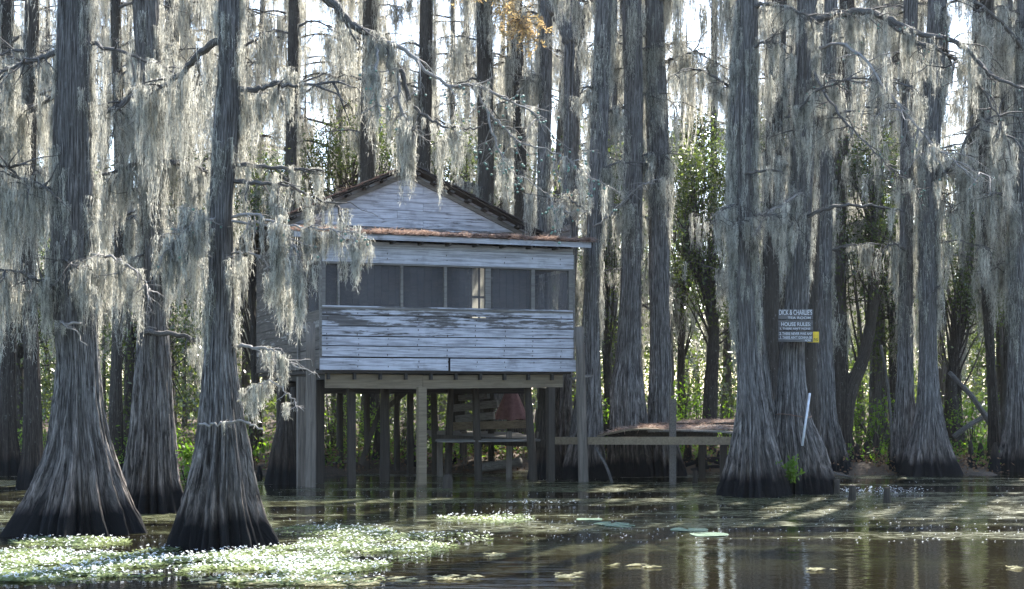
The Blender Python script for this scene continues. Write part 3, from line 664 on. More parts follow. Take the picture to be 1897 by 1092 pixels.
# ================================================================== FOREGROUND CYPRESSES
B = lambda *p, **k: dict(p=p, **k)
cypress('cypress_tree', [(992, 26, 280), (960, 40, 262), (900, 66, 232), (840, 88, 210), (760, 100, 192), (680, 108, 184), (600, 104, 178), (500, 98, 176), (300, 100, 172), (0, 108, 168), (-900, 112, 155)], 17.9,
    'largest swollen cypress at the left edge with the broadest fluted base', 11, moss=120, mz=(3.0, 7.5), ml=(.35, 1.2), nf=13, amp=.28, na=200, branches=[
    B((150, 600, -.3), (112, 598, -.45), (135, 612, -.5), (162, 642, -.5), r0=.02, r1=.006, ntw=3, tlen=.25, moss=1, mlen=(.2, .4), mat=PALE),
    B((110, 95, 0), (60, 112, -.2), (5, 132, -.3), (-60, 150, -.3), r0=.04, r1=.01, ntw=12, tlen=.9, moss=16, mlen=(.5, 1.8)),
    B((105, 350, 0), (60, 345, -.4), (10, 310, -.6), (-50, 300, -.6), r0=.03, r1=.008, ntw=16, tlen=.9, moss=22, mlen=(.5, 2.0)),
    B((110, 540, -.1), (70, 520, -.5), (20, 500, -.7), (-40, 505, -.7), r0=.025, r1=.006, ntw=14, tlen=.8, moss=20, mlen=(.4, 1.3)),
    B((165, 82, 0), (240, 100, -.2), (315, 132, -.2), r0=.03, r1=.007, ntw=10, tlen=.7, moss=12, mlen=(.4, 1.4)),
    B((165, 470, -.1), (215, 480, -.5), (255, 505, -.6), (280, 540, -.6), r0=.022, r1=.005, ntw=12, tlen=.7, moss=14, mlen=(.4, 1.2), mat=PALE),
    B((120, 480, -.2), (135, 490, -.6), (170, 500, -.7), r0=.02, r1=.005, ntw=8, tlen=.6, moss=10, mlen=(.4, 1.1)),
    B((110, 180, 0), (50, 200, .3), (-10, 210, .4), r0=.03, r1=.006, ntw=10, tlen=.9, moss=20, mlen=(.5, 2.0)),
    ])
cypress('cypress_tree', [(952, 212, 352), (900, 228, 336), (830, 240, 328), (750, 247, 322), (680, 252, 318), (600, 256, 312), (500, 260, 308), (300, 262, 306), (0, 245, 295), (-700, 240, 280)], 21.0,
    'middle cypress of the left three, standing back between the two larger fluted trunks', 12, moss=90, mz=(3.4, 8.5), ml=(.35, 1.2), nf=11, amp=.24, na=160, branches=[
    B((285, 298, -.1), (262, 300, -.3), (230, 312, -.4), (182, 326, -.4), r0=.055, r1=.02, ntw=8, tlen=.7, moss=20, mlen=(.5, 1.7)),
    B((288, 298, -.1), (330, 302, -.3), (360, 312, -.3), (390, 322, -.2), r0=.05, r1=.02, ntw=8, tlen=.7, moss=20, mlen=(.5, 1.8)),
    B((270, 616, -.2), (300, 618, -.4), (335, 622, -.4), (372, 632, -.3), r0=.045, r1=.03, ntw=3, tlen=.3, moss=4, mlen=(.3, .8)),
    B((250, 552, -.3), (258, 575, -.5), (268, 602, -.5), (290, 610, -.3), r0=.012, r1=.006, ntw=4, tlen=.35, moss=2, mlen=(.3, .5), mat=PALE),
    B((275, 170, 0), (240, 182, -.4), (215, 200, -.5), (180, 215, -.5), r0=.06, r1=.02, ntw=9, tlen=.8, moss=24, mlen=(.6, 2.0)),
    B((275, 160, 0), (310, 152, -.3), (345, 155, -.3), (380, 158, -.2), r0=.05, r1=.02, ntw=9, tlen=.8, moss=24, mlen=(.6, 2.0)),
    B((280, 470, 0), (240, 480, -.4), (210, 492, -.5), r0=.02, r1=.006, ntw=9, tlen=.6, moss=16, mlen=(.5, 1.4)),
    B((280, 450, 0), (330, 460, -.4), (370, 480, -.5), r0=.02, r1=.006, ntw=9, tlen=.6, moss=14, mlen=(.4, 1.3)),
    ])
cypress('cypress_tree', [(1016, 303, 526), (980, 316, 508), (920, 334, 486), (860, 350, 472), (800, 362, 460), (730, 370, 448), (660, 376, 438), (560, 384, 436), (450, 386, 434), (380, 388, 432), (260, 392, 444), (220, 394, 448), (150, 402, 446), (0, 404, 446), (-700, 408, 440)], 16.3,
    'nearest cypress with a skirt of fine ridges, pale mossy twigs reaching out towards the cabin', 13, moss=90, mz=(2.5, 6.8), ml=(.2, .8), nf=14, amp=.26, na=220, branches=[
    B((437, 160, 0), (475, 166, -.1), (510, 155, -.1), (560, 158, 0), (640, 150, .1), r0=.035, r1=.012, ntw=9, tlen=.6, moss=14, mlen=(.3, 1.0)),
    B((432, 335, 0), (480, 340, -.2), (530, 345, -.2), (590, 370, -.1), (645, 388, 0), r0=.028, r1=.006, ntw=10, tlen=.6, moss=11, mlen=(.3, 1.0)),
    B((435, 304, 0), (500, 310, .1), (560, 314, .2), (600, 318, .2), r0=.03, r1=.01, ntw=7, tlen=.5, moss=8, mlen=(.3, .8)),
    B((400, 78, 0), (362, 105, .3), (340, 135, .5), (300, 160, .7), (240, 182, .9), r0=.045, r1=.02, ntw=9, tlen=.7, moss=18, mlen=(.5, 1.7)),
    B((432, 402, -.1), (475, 398, -.5), (515, 425, -.7), (545, 462, -.8), (552, 490, -.8), r0=.02, r1=.004, ntw=20, tlen=.5, moss=20, mlen=(.3, 1.0), mat=PALE, cones=10),
    B((430, 410, -.1), (500, 418, -.4), (590, 424, -.5), (650, 430, -.6), (682, 448, -.6), r0=.016, r1=.004, ntw=14, tlen=.34, moss=19, mlen=(.4, .85), mat=PALE, cones=16),
    B((400, 405, -.1), (365, 410, -.5), (330, 440, -.7), (300, 482, -.8), r0=.018, r1=.004, ntw=16, tlen=.5, moss=20, mlen=(.3, 1.2), mat=PALE, cones=12),
    B((430, 470, -.1), (470, 470, -.5), (505, 500, -.6), (520, 520, -.6), r0=.014, r1=.004, ntw=12, tlen=.4, moss=10, mlen=(.3, .8), mat=PALE),
    B((436, 640, 0), (478, 645, -.3), (515, 655, -.4), (540, 675, -.4), (582, 692, -.4), r0=.022, r1=.005, ntw=7, tlen=.35, moss=4, mlen=(.2, .5), mat=PALE),
    B((370, 786, -.32), (405, 786, -.45), (430, 780, -.5), (458, 784, -.5), (488, 797, -.5), r0=.014, r1=.012, ntw=5, tlen=.22, moss=1, mlen=(.15, .3), mat=PALE),
    B((440, 745, -.2), (462, 722, -.4), (500, 706, -.5), (532, 728, -.5), (548, 752, -.5), r0=.014, r1=.005, ntw=12, tlen=.16, moss=11, mlen=(.22, .5), mat=PALE),
    B((425, -160, 0), (520, -70, .3), (605, -5, .5), (650, 45, .6), (695, 68, .7), (738, 125, .8), (762, 195, .9), r0=.075, r1=.025, ntw=10, tlen=.7, moss=15, mlen=(.5, 1.3)),
    B((762, 195, .9), (790, 218, .8), (830, 236, .8), (880, 237, .8), (912, 224, .8), r0=.02, r1=.008, ntw=7, tlen=.4, moss=8, mlen=(.3, .9)),
    B((738, 125, .8), (742, 200, .7), (760, 230, .7), (765, 250, .7), r0=.02, r1=.006, ntw=14, tlen=.4, moss=14, mlen=(.4, 1.0), mat=PALE),
    B((695, 68, .7), (760, 100, .7), (825, 158, .7), (875, 158, .7), (935, 180, .6), (1000, 222, .5), (1032, 268, .5), r0=.028, r1=.006, ntw=16, tlen=.55, moss=9, mlen=(.3, .8), mat=PALE, cones=40),
    B((875, 160, .7), (915, 215, .6), (960, 262, .6), (1020, 280, .5), (1060, 300, .5), (1092, 330, .5), r0=.016, r1=.004, ntw=22, tlen=.55, moss=7, mlen=(.25, .7), mat=PALE, cones=70),
    B((900, 200, .6), (920, 270, .5), (950, 320, .5), (1000, 350, .4), (1042, 400, .4), r0=.014, r1=.004, ntw=20, tlen=.5, moss=5, mlen=(.25, .6), mat=PALE, cones=70),
    B((690, 66, .7), (700, 110, .5), (690, 160, .4), (700, 200, .4), r0=.018, r1=.005, ntw=12, tlen=.5, moss=7, mlen=(.4, .9), mat=PALE, cones=20),
    ])

# ================================================================== MIDDLE DISTANCE CYPRESSES
t5, b5 = cypress('cypress_tree', [(893, 1035, 1132), (840, 1045, 1122), (780, 1056, 1118), (700, 1072, 1114), (600, 1078, 1112), (500, 1084, 1112), (300, 1092, 1124), (100, 1100, 1130), (0, 1104, 1134), (-500, 1105, 1128)], 29.1,
    'leaning cypress close behind the right corner post of the cabin, pale moss down its side', 21, moss=110, mz=(3, 10), ml=(.3, 1.2), lod='mid', nf=9, branches=[
    B((1100, 400, 0), (1070, 380, -.3), (1045, 360, -.3), r0=.03, r1=.01, ntw=6, tlen=.6, moss=10, mlen=(.4, 1)),
    B((1112, 180, 0), (1090, 160, -.3), (1070, 180, -.3), r0=.03, r1=.01, ntw=6, tlen=.6, moss=10, mlen=(.4, 1.2)),
    B((1100, 420, -.2), (1140, 390, -.8), (1185, 345, -1.0), (1230, 330, -1.0), r0=.02, r1=.006, ntw=12, tlen=.5, moss=4, mlen=(.2, .5), mat=PALE)])
cypress('cypress_tree', [(890, 1000, 1072), (800, 1008, 1066), (720, 1018, 1062), (600, 1030, 1066), (450, 1040, 1072), (200, 1044, 1074), (70, 1046, 1076), (30, 1050, 1070)], 31.5,
    'cypress rising behind the cabin and forking into two limbs near the top', 22, moss=60, mz=(3.5, 9.5), ml=(.4, 1.4), lod='mid', nf=9, crown=0, branches=[
    B((1058, 80, 0), (1042, 40, 0), (1022, 12, 0), (1006, -60, 0), r0=.17, r1=.11, ntw=4, tlen=.6, moss=6, mlen=(.4, 1)),
    B((1064, 80, 0), (1080, 35, 0), (1098, 5, 0), (1120, -80, 0), r0=.18, r1=.12, ntw=4, tlen=.6, moss=8, mlen=(.5, 1.5)),
    B((1062, 60, 0), (1062, 0, .1), (1060, -200, .2), r0=.17, r1=.13, ntw=2, tlen=.6, moss=4, mlen=(.5, 1.5)),
    B((1070, 200, 0), (1085, 180, -.2), (1095, 160, -.2), r0=.05, r1=.03, ntw=2, moss=2)])
cypress('cypress_tree', [(890, 1118, 1216), (830, 1124, 1204), (770, 1128, 1197), (715, 1130, 1192), (670, 1140, 1188), (600, 1146, 1187), (400, 1153, 1189), (200, 1156, 1190), (0, 1152, 1188), (-600, 1152, 1180)], 29.9,
    'left trunk of the grey pair behind the dock, with a swollen scarred base', 23, moss=34, mz=(4, 10), ml=(.3, .9), lod='mid', nf=9, amp=.2, na=140)
cypress('cypress_tree', [(888, 1192, 1280), (830, 1196, 1262), (780, 1199, 1248), (700, 1202, 1245), (500, 1203, 1240), (300, 1199, 1240), (100, 1196, 1232), (0, 1195, 1229), (-600, 1195, 1222)], 30.2,
    'right trunk of the grey pair behind the dock, straight and smooth', 24, moss=42, mz=(4, 10), ml=(.3, .9), lod='mid', nf=9, amp=.2, na=140, branches=[
    B((1225, 118, 0), (1260, 105, 0), (1290, 98, 0), (1345, 128, 0), r0=.035, r1=.01, ntw=16, tlen=.9, moss=26, mlen=(.5, 1.8)),
    B((1225, -20, 0), (1260, -30, 0), (1310, -35, 0), (1345, -20, 0), r0=.035, r1=.01, ntw=16, tlen=.9, moss=30, mlen=(.8, 2.4)),
    B((1230, 350, 0), (1205, 340, -.3), (1180, 345, -.4), r0=.02, r1=.006, ntw=8, tlen=.4, moss=2, mlen=(.2, .5), mat=PALE)])
t8, b8 = cypress('cypress_tree', [(922, 1326, 1468), (880, 1338, 1456), (820, 1353, 1436), (760, 1364, 1424), (700, 1366, 1412), (620, 1362, 1406), (520, 1356, 1402), (400, 1352, 1402), (300, 1353, 1402), (210, 1352, 1404), (100, 1360, 1402), (0, 1364, 1402), (-700, 1366, 1396)], 24.3,
    'front cypress of the right cluster, its two trunks fused at a flared base', 25, moss=170, mz=(2.8, 8.5), ml=(.3, 1.1), nf=12, amp=.26, na=180, side=-2.5, branches=[
    B((1380, 322, -.2), (1405, 318, -.5), (1430, 315, -.5), (1452, 323, -.5), r0=.025, r1=.015, ntw=3, tlen=.4, moss=4, mlen=(.3, .8)),
    B((1385, 15, 0), (1420, 8, -.2), (1460, 15, -.3), (1500, 35, -.3), r0=.045, r1=.02, ntw=9, tlen=.7, moss=14, mlen=(.4, 1.3)),
    B((1385, 95, 0), (1415, 78, -.3), (1440, 84, -.3), (1465, 105, -.3), r0=.03, r1=.01, ntw=9, tlen=.6, moss=12, mlen=(.4, 1.3)),
    B((1370, 420, -.2), (1400, 402, -.6), (1440, 400, -.8), (1480, 420, -.8), r0=.02, r1=.004, ntw=18, tlen=.6, moss=14, mlen=(.3, .9), mat=TWIG),
    B((1365, 380, -.2), (1345, 385, -.6), (1325, 410, -.7), r0=.015, r1=.004, ntw=12, tlen=.5, moss=12, mlen=(.3, .9)),
    B((1375, 180, 0), (1335, 150, .2), (1290, 130, .3), (1250, 138, .4), r0=.03, r1=.008, ntw=14, tlen=.6, moss=16, mlen=(.3, .8)),
    ])
V, Q, info = fluted(rows_to_prof([(905, 1392, 1466), (820, 1396, 1446), (740, 1398, 1432), (660, 1392, 1422), (560, 1384, 1412), (400, 1376, 1402), (200, 1376, 1400), (0, 1385, 1405)], 24.85, b8), 251, na=120, nf=9, amp=.2)
npmesh('trunk', V, Q, BARK, t8, True)
t9, b9 = cypress('cypress_tree', [(916, 1416, 1546), (870, 1422, 1534), (820, 1426, 1520), (780, 1432, 1504), (720, 1440, 1494), (640, 1447, 1490), (560, 1455, 1498), (400, 1460, 1504), (200, 1470, 1512), (0, 1476, 1515), (-700, 1480, 1508)], 24.95,
    'cypress carrying the painted board sign, with a wire round its waist', 26, moss=90, mz=(4.0, 8.8), ml=(.3, 1.1), nf=12, amp=.22, na=180, branches=[
    B((1495, 402, -.2), (1540, 384, -.4), (1580, 380, -.4), (1630, 384, -.4), (1672, 393, -.4), r0=.035, r1=.015, ntw=4, tlen=.4, moss=4, mlen=(.3, .7)),
    B((1500, 160, 0), (1530, 170, -.2), (1550, 156, -.3), r0=.05, r1=.03, ntw=5, tlen=.5, moss=10, mlen=(.5, 1.3)),
    B((1500, 225, 0), (1550, 212, -.3), (1600, 201, -.4), (1652, 199, -.4), r0=.03, r1=.012, ntw=7, tlen=.5, moss=12, mlen=(.4, 1.3)),
    B((1500, 50, 0), (1530, 33, -.3), (1592, 22, -.6), (1645, 34, -.8), (1700, 62, -1), (1765, 76, -1.2), (1805, 106, -1.3), (1850, 150, -1.4), (1910, 162, -1.5), r0=.075, r1=.02, ntw=26, tlen=.9, moss=28, mlen=(.4, 1.3), cones=40),
    B((1500, 120, 0), (1545, 200, -1), (1600, 260, -1.8), (1660, 320, -2), (1700, 350, -2), r0=.025, r1=.005, ntw=34, tlen=.8, moss=12, mlen=(.3, .9), cones=40),
    B((1500, 90, 0), (1580, 90, -1.2), (1660, 190, -2), (1740, 280, -2.2), (1830, 330, -2.4), r0=.03, r1=.005, ntw=36, tlen=.9, moss=12, mlen=(.3, .9), mat=PALE, cones=30),
    B((1490, 350, 0), (1450, 380, -1), (1420, 400, -1.3), (1395, 440, -1.4), r0=.02, r1=.004, ntw=26, tlen=.6, moss=8, mlen=(.3, .8), mat=PALE),
    B((1645, 40, -.8), (1700, 78, -1), (1740, 92, -1), (1790, 128, -1.1), (1840, 200, -1.2), (1860, 250, -1.2), r0=.045, r1=.01, ntw=26, tlen=.9, moss=20, mlen=(.4, 1.2), cones=30),
    B((1490, 270, 0), (1470, 240, -.8), (1500, 180, -1.2), (1560, 150, -1.5), (1620, 148, -1.5), (1690, 160, -1.5), r0=.03, r1=.01, ntw=24, tlen=.8, moss=22, mlen=(.4, 1.3), cones=20),
    ])
V, Q, info = fluted(rows_to_prof([(900, 1478, 1528), (840, 1486, 1524), (780, 1490, 1518), (700, 1492, 1512), (600, 1492, 1514), (400, 1496, 1518), (200, 1500, 1520), (0, 1505, 1525)], 25.9, b9), 261, na=110, nf=8, amp=.2)
npmesh('trunk', V, Q, BARK_D, t9, True)  # second trunk darkened by bark colour, in place of dimmer light
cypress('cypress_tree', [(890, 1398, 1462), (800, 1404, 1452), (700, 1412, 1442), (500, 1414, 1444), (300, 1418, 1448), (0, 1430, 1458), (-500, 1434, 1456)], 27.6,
    'darker cypress glimpsed between the two-trunked front tree and the sign tree', 27, moss=70, mz=(4, 9), ml=(.4, 1.3), lod='mid', mat=BARK_D)  # dark bark stands in for light contrast between neighbouring trunks
cypress('cypress_tree', [(881, 1500, 1578), (830, 1506, 1566), (780, 1510, 1552), (700, 1512, 1546), (500, 1513, 1541), (300, 1518, 1545), (0, 1526, 1552), (-500, 1526, 1548)], 30.4,
    'slim cypress just right of the yellow notice, its left root flaring at the bank', 28, moss=60, mz=(3, 10), ml=(.3, 1.2), lod='mid')
cypress('cypress_tree', [(866, 1540, 1592), (800, 1546, 1578), (700, 1546, 1572), (450, 1541, 1566), (0, 1556, 1582), (-400, 1558, 1580)], 33.5,
    'thin shaded cypress behind the slim one, left of the crooked dark tree', 29, moss=60, mz=(3, 11), ml=(.4, 1.5), lod='mid', mat=BARK_D)
cypress('cypress_tree', [(884, 1664, 1786), (850, 1674, 1770), (810, 1684, 1756), (760, 1696, 1745), (700, 1701, 1738), (500, 1703, 1737), (300, 1706, 1740), (0, 1720, 1754), (-500, 1722, 1748)], 30.2,
    'cypress with a wide finely ridged base at the right bank, larger of two joined trees', 30, moss=110, mz=(3.4, 10), ml=(.4, 1.5), lod='mid', nf=12, amp=.24, na=140, branches=[
    B((1735, 330, 0), (1770, 300, -.5), (1800, 240, -.8), (1850, 215, -1), (1900, 220, -1), r0=.04, r1=.012, ntw=16, tlen=.9, moss=20, mlen=(.5, 1.5)),
    B((1710, 560, 0), (1740, 530, -.3), (1720, 545, -.4), r0=.02, r1=.006, ntw=6, tlen=.4, moss=3, mlen=(.3, .7)),
    B((1715, 300, 0), (1690, 270, -.3), (1650, 265, -.4), r0=.02, r1=.006, ntw=8, tlen=.5, moss=8, mlen=(.4, 1.2))])
cypress('cypress_tree', [(880, 1646, 1712), (820, 1652, 1702), (760, 1657, 1696), (500, 1666, 1691), (300, 1668, 1692), (0, 1674, 1700), (-500, 1676, 1696)], 30.9,
    'narrow cypress pressed against the left of the wide ridged one on the right bank', 31, moss=80, mz=(3.4, 10), ml=(.4, 1.4), lod='mid')
cypress('cypress_tree', [(868, 1826, 1860), (780, 1830, 1852), (700, 1828, 1846), (500, 1816, 1838), (200, 1816, 1836), (0, 1822, 1840), (-400, 1824, 1838)], 32.4,
    'thin crooked trunk near the right edge, standing left of the last tree', 32, moss=70, mz=(4, 10.5), ml=(.4, 1.6), lod='mid', mat=BARK_D)
cypress('cypress_tree', [(866, 1846, 1930), (800, 1858, 1918), (740, 1863, 1912), (500, 1868, 1904), (0, 1882, 1916), (-400, 1884, 1910)], 31.6,
    'last cypress at the right edge of the picture, dark flared base', 33, moss=90, mz=(3.5, 10), ml=(.4, 1.5), lod='mid', branches=[
    B((1890, 300, 0), (1870, 270, -1), (1850, 240, -1.4), (1800, 215, -1.8), r0=.04, r1=.01, ntw=16, tlen=.9, moss=18, mlen=(.4, 1.4)),
    B((1905, 110, 0), (1875, 65, -.6), (1835, 25, -1), (1795, -5, -1.2), r0=.05, r1=.03, ntw=9, tlen=.8, moss=10, mlen=(.4, 1.3)),
    B((1890, 380, 0), (1860, 360, -1), (1810, 365, -1.4), (1760, 395, -1.8), r0=.03, r1=.006, ntw=20, tlen=.8, moss=20, mlen=(.4, 1.2), mat=TWIG)])
cypress('cypress_tree', [(856, 1740, 1792), (780, 1748, 1784), (700, 1753, 1781), (500, 1776, 1801), (300, 1791, 1812), (0, 1802, 1824), (-400, 1806, 1824)], 35.5,
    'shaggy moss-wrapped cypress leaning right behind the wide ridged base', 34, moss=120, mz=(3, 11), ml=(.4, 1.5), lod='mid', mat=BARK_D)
for i, (xc, wd, D, lab) in enumerate((
    (215, 24, 29, 'dark slender trunk showing in the gap between the two left cypresses'),
    (60, 34, 26, 'shadowed mossy trunk at the far left behind the largest cypress'),
    (14, 30, 30, 'mossy trunk cut by the left edge of the picture'),
    (686, 34, 38, 'dark cypress trunk straight above the left side of the gable'),
    (790, 30, 37, 'dark cypress trunk above the gable peak'),
    (897, 34, 36, 'darkest straight cypress trunk above the right roof slope'),
    (957, 28, 37.5, 'dark cypress trunk beside the autumn-coloured twigs'),
    (1012, 30, 35, 'broad grey cypress trunk left of the forked tree'),
    (545, 26, 36, 'mossy trunk just left of the cabin roof'),
    (1135, 20, 38, 'thin trunk in the gap left of the paired dock trees'),
    (1620, 20, 37, 'thin straight trunk behind the crooked dark tree'))):
    j = random.Random(i); l = j.uniform(-12, 12)
    yb = HY + H * F / D - 6
    rows = [(yb, xc - wd * .95, xc + wd * .95), (yb - 50, xc - wd * .65, xc + wd * .65), (yb - 140, xc - wd * .5, xc + wd * .5), (400, xc - wd * .45 + l, xc + wd * .45 + l), (0, xc - wd * .42, xc + wd * .42), (-400, xc - wd * .36, xc + wd * .36)]
    br = []
    for k in range(4):
        s = j.choice((-1, 1)); y = j.uniform(0, 420); L = j.uniform(40, 90)
        br.append(B((xc, y, 0), (xc + s * L * .5, y - 14, -.2), (xc + s * L, y - j.uniform(-10, 25), -.3), r0=.04, r1=.01, ntw=7, tlen=.8, moss=9, mlen=(.5, 1.7)))
    if xc == 957:
        br.append(B((957, -60, 0), (925, -25, -2.5), (945, 20, -4.5), (975, 55, -5.0), r0=.03, r1=.008, ntw=44, tlen=1.3, moss=2, mlen=(.3, .6), mat=TWIG, cones=26, needles=3800))
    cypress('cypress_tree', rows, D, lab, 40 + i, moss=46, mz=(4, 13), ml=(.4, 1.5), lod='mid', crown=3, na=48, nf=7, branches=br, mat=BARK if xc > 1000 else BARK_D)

# ================================================================== BACKGROUND WOOD (instances of a few built trees)
rs = np.random.RandomState(99)
PROTO = []
for v in range(9):
    h = rs.uniform(19, 24); r = rs.uniform(.12, .21) if v % 3 else rs.uniform(.06, .10); lean = rs.normal(0, .5, 2)
    prof = [(-.4, 0, 0, r * 2.1), (.3, 0, 0, r * 1.75), (1.2, 0, 0, r * 1.25), (3, lean[0] * .05, lean[1] * .05, r), (9, lean[0] * .5, lean[1] * .5, r * .85), (16, lean[0] * .7, lean[1], r * .65), (h, lean[0], lean[1], r * .2)]
    t = thing('background_cypress', (0, 0, 0), 'x', 'tree')
    V, Q, info = fluted(prof, 500 + v, na=24, dz=.3, nf=6, amp=.25); tr = npmesh('trunk', V, Q, BARK_B, t, True)
    trunk_moss(tr, info, rs, 60, (4, 20), (.6, 2.2), 'lo', MOSS_B, v)
    zl, cx, cy, rr = info; mb = MB(); pts = []; L = []
    for k in range(17):
        z = 3.6 + k * 1.05 + rs.uniform(-.5, .5); a = rs.uniform(0, 6.28); l = rs.uniform(1.0, 2.6); p0 = np.array([np.interp(z, zl, cx), np.interp(z, zl, cy), z])
        path = smoothpath([p0, p0 + [math.cos(a) * l * .5, math.sin(a) * l * .5, .25], p0 + [math.cos(a + .3) * l, math.sin(a + .3) * l, rs.uniform(-.2, .4)]], 4)
        mb.tube(path, np.linspace(.045, .01, len(path)), 5)
        tw = twigs_from(path, .04, rs, 3, .7)
        for q, r_ in tw: mb.tube(q, r_ * 1.4, 3)
        for _ in range(3):
            c0 = path[rs.randint(1, len(path))]; L0 = rs.uniform(.8, 2.8)
            for q_ in range(3): pts.append(c0 + rs.normal(0, .06, 3)); L.append(L0 * rs.uniform(.4, 1))
        for _ in range(5): q = tw[rs.randint(len(tw))][0]; pts.append(q[-1]); L.append(rs.uniform(.3, 1.3))
    b = mb.build('branches', BARK_B, t, True); moss_mesh('spanish_moss', np.array(pts), L, 'lo', MOSS_B, b, v)
    PROTO.append(t)
def copy_tree(o, parent=None):
    c = o.copy(); C.objects.link(c); c.parent = parent
    for ch in o.children: copy_tree(ch, c)
    return c
zones = ((-1e9, 560, 'slender moss-hung cypress in the wood behind the left cypresses', 'background trees on the left'),
    (560, 1080, 'slender moss-hung cypress in the wood behind the cabin', 'background trees behind the cabin'),
    (1080, 1350, 'slender moss-hung cypress in the wood behind the dock', 'background trees behind the dock'),
    (1350, 1e9, 'slender moss-hung cypress in the wood behind the sign and the right bank', 'background trees on the right'))
used = set(); placed = []; cnt = 0; tries = 0
while cnt < 165 and tries < 6000:
    tries += 1
    D = 34 + 62 * rs.uniform() ** 1.15; px = rs.uniform(-90, 1990); X = (px - CX) / F * D
    if 420 < px < 1100 and D < 38: continue
    if 710 < px < 770 and D < 42: continue
    if 1250 < px < 1335 and D < 38: continue
    if any((X - a) ** 2 + (D - b) ** 2 < 1.5 ** 2 for a, b in placed): continue
    placed.append((X, D)); v = rs.randint(len(PROTO))
    o = PROTO[v] if v not in used else copy_tree(PROTO[v]); used.add(v)
    o.location = (X, D, gzp(X, D)); o.rotation_euler = (0, 0, rs.uniform(0, 6.28)); s = rs.uniform(.7, 1.15); o.scale = (s, s, rs.uniform(.9, 1.1))
    z = [q for q in zones if q[0] <= px < q[1]][0]; tag(o, z[2], 'tree', z[3]); cnt += 1
for v in range(len(PROTO)):
    if v not in used:
        for ch in list(PROTO[v].children_recursive): bpy.data.objects.remove(ch)
        bpy.data.objects.remove(PROTO[v])

# ---- broadleaf understorey
def leaves(cents, per, spread, size, rs):
    n = len(cents) * per; c = np.repeat(np.asarray(cents), per, 0) + rs.normal(0, 1, (n, 3)) * spread
    a = rs.normal(0, 1, (n, 3)); a /= np.linalg.norm(a, axis=1)[:, None]; b = np.cross(a, rs.normal(0, 1, (n, 3)) + [0, 0, 1.2]); b /= np.linalg.norm(b, axis=1)[:, None] + 1e-9
    s = (size * rs.uniform(.6, 1.3, n))[:, None]
    V = np.stack([c, c + a * s * .5 + b * s * .24, c + a * s, c + a * s * .5 - b * s * .24], 1).reshape(-1, 3)
    return V, np.arange(len(V)).reshape(-1, 4)
def leafy_tree(name, trunk, D, crown, label, seed, mat=None, size=.10, ncl=52, per=40, r0=.14, group=None, sp=.26):
    """trunk: photo px polyline; crown: list of (px,py,rx,ry) blobs in photo px"""
    rs = np.random.RandomState(seed); bx, _, _ = P(trunk[0][0], trunk[0][1], D); zb = gzp(bx, D); base = (bx, D, zb)
    t = thing(name, base, label, 'tree', group); pts = [np.array(P(x, y, D)) - base for x, y in trunk]; pts[0][2] = -.3
    path = smoothpath(pts, 6); mb = MB(); mb.tube(path, np.linspace(r0, r0 * .35, len(path)), 9, wob=.08); mb.build('trunk', BARK_D, t, True)
    cents = []
    for (x, y, rx, ry) in crown:
        k = max(4, int(ncl * rx * ry / 2300)); sx, sz = rx / F * D, ry / F * D
        o = np.array(P(x, y, D)) - base
        for _ in range(k):
            d = rs.normal(0, 1, 3); d /= np.linalg.norm(d); d *= rs.uniform(.2, 1.35); cents.append(o + d * [sx * 1.35, (sx + sz) * .5, sz])
    mb = MB()
    for c in cents[::3]:
        q = path[rs.randint(len(path) // 3, len(path))]; m_ = (q + c) / 2 + rs.normal(0, .12, 3); mb.tube(smoothpath([q, m_, c], 3), np.linspace(.03, .006, 7), 4)
    mb.build('branches', BARK_D, t, True)
    V, Q = leaves(cents, per, sp, size, rs); npmesh('foliage', V, Q, mat or LEAF, t)
    return t
leafy_tree('broadleaf_tree', [(1312, 800), (1318, 700), (1322, 600), (1300, 520), (1268, 460)], 35, [(1290, 480, 50, 55), (1330, 560, 34, 30), (1300, 380, 60, 50), (1280, 310, 50, 40), (1340, 320, 30, 45)], 'dark-trunked evergreen with small glossy leaves rising behind the dock', 61, r0=.2)
leafy_tree('broadleaf_tree', [(1558, 830), (1572, 740), (1600, 660), (1618, 560), (1622, 440), (1612, 330)], 33.5, [(1600, 300, 40, 45), (1590, 450, 50, 45), (1640, 400, 26, 50), (1560, 540, 18, 22), (1610, 520, 22, 22)], 'crooked dark tree curving right behind the slim cypress, glossy leaves above', 62, r0=.2)
leafy_tree('broadleaf_tree', [(1770, 850), (1765, 700), (1780, 600)], 34.5, [(1780, 540, 28, 60), (1700, 300, 14, 60), (1790, 440, 30, 40), (1840, 560, 20, 40)], 'evergreen sapling with pale glinting leaves behind the right bank', 63)
leafy_tree('broadleaf_tree', [(640, 800), (650, 500), (655, 330)], 41, [(600, 290, 55, 45), (660, 260, 50, 45), (720, 280, 45, 40), (560, 340, 45, 35)], 'leafy evergreen behind the left side of the cabin roof', 64, mat=LEAF)
leafy_tree('broadleaf_tree', [(850, 800), (850, 500), (848, 330)], 40, [(800, 300, 40, 45), (860, 290, 36, 50), (840, 360, 40, 34), (945, 330, 30, 40)], 'leafy evergreen behind the right side of the cabin roof', 65)
leafy_tree('broadleaf_tree', [(1135, 810), (1120, 600), (1112, 480)], 34.5, [(1120, 500, 26, 60), (1128, 620, 16, 40), (1122, 400, 24, 44), (1130, 300, 22, 40)], 'small evergreen between the cabin corner and the paired dock trees', 66)
leafy_tree('broadleaf_tree', [(1265, 800), (1262, 600), (1275, 300)], 42, [(1260, 280, 44, 36), (1300, 250, 40, 34), (1250, 400, 24, 60), (1335, 430, 20, 50), (1255, 560, 16, 50)], 'paler leafy tree farther back behind the dock, crown reaching high', 67, size=.12)
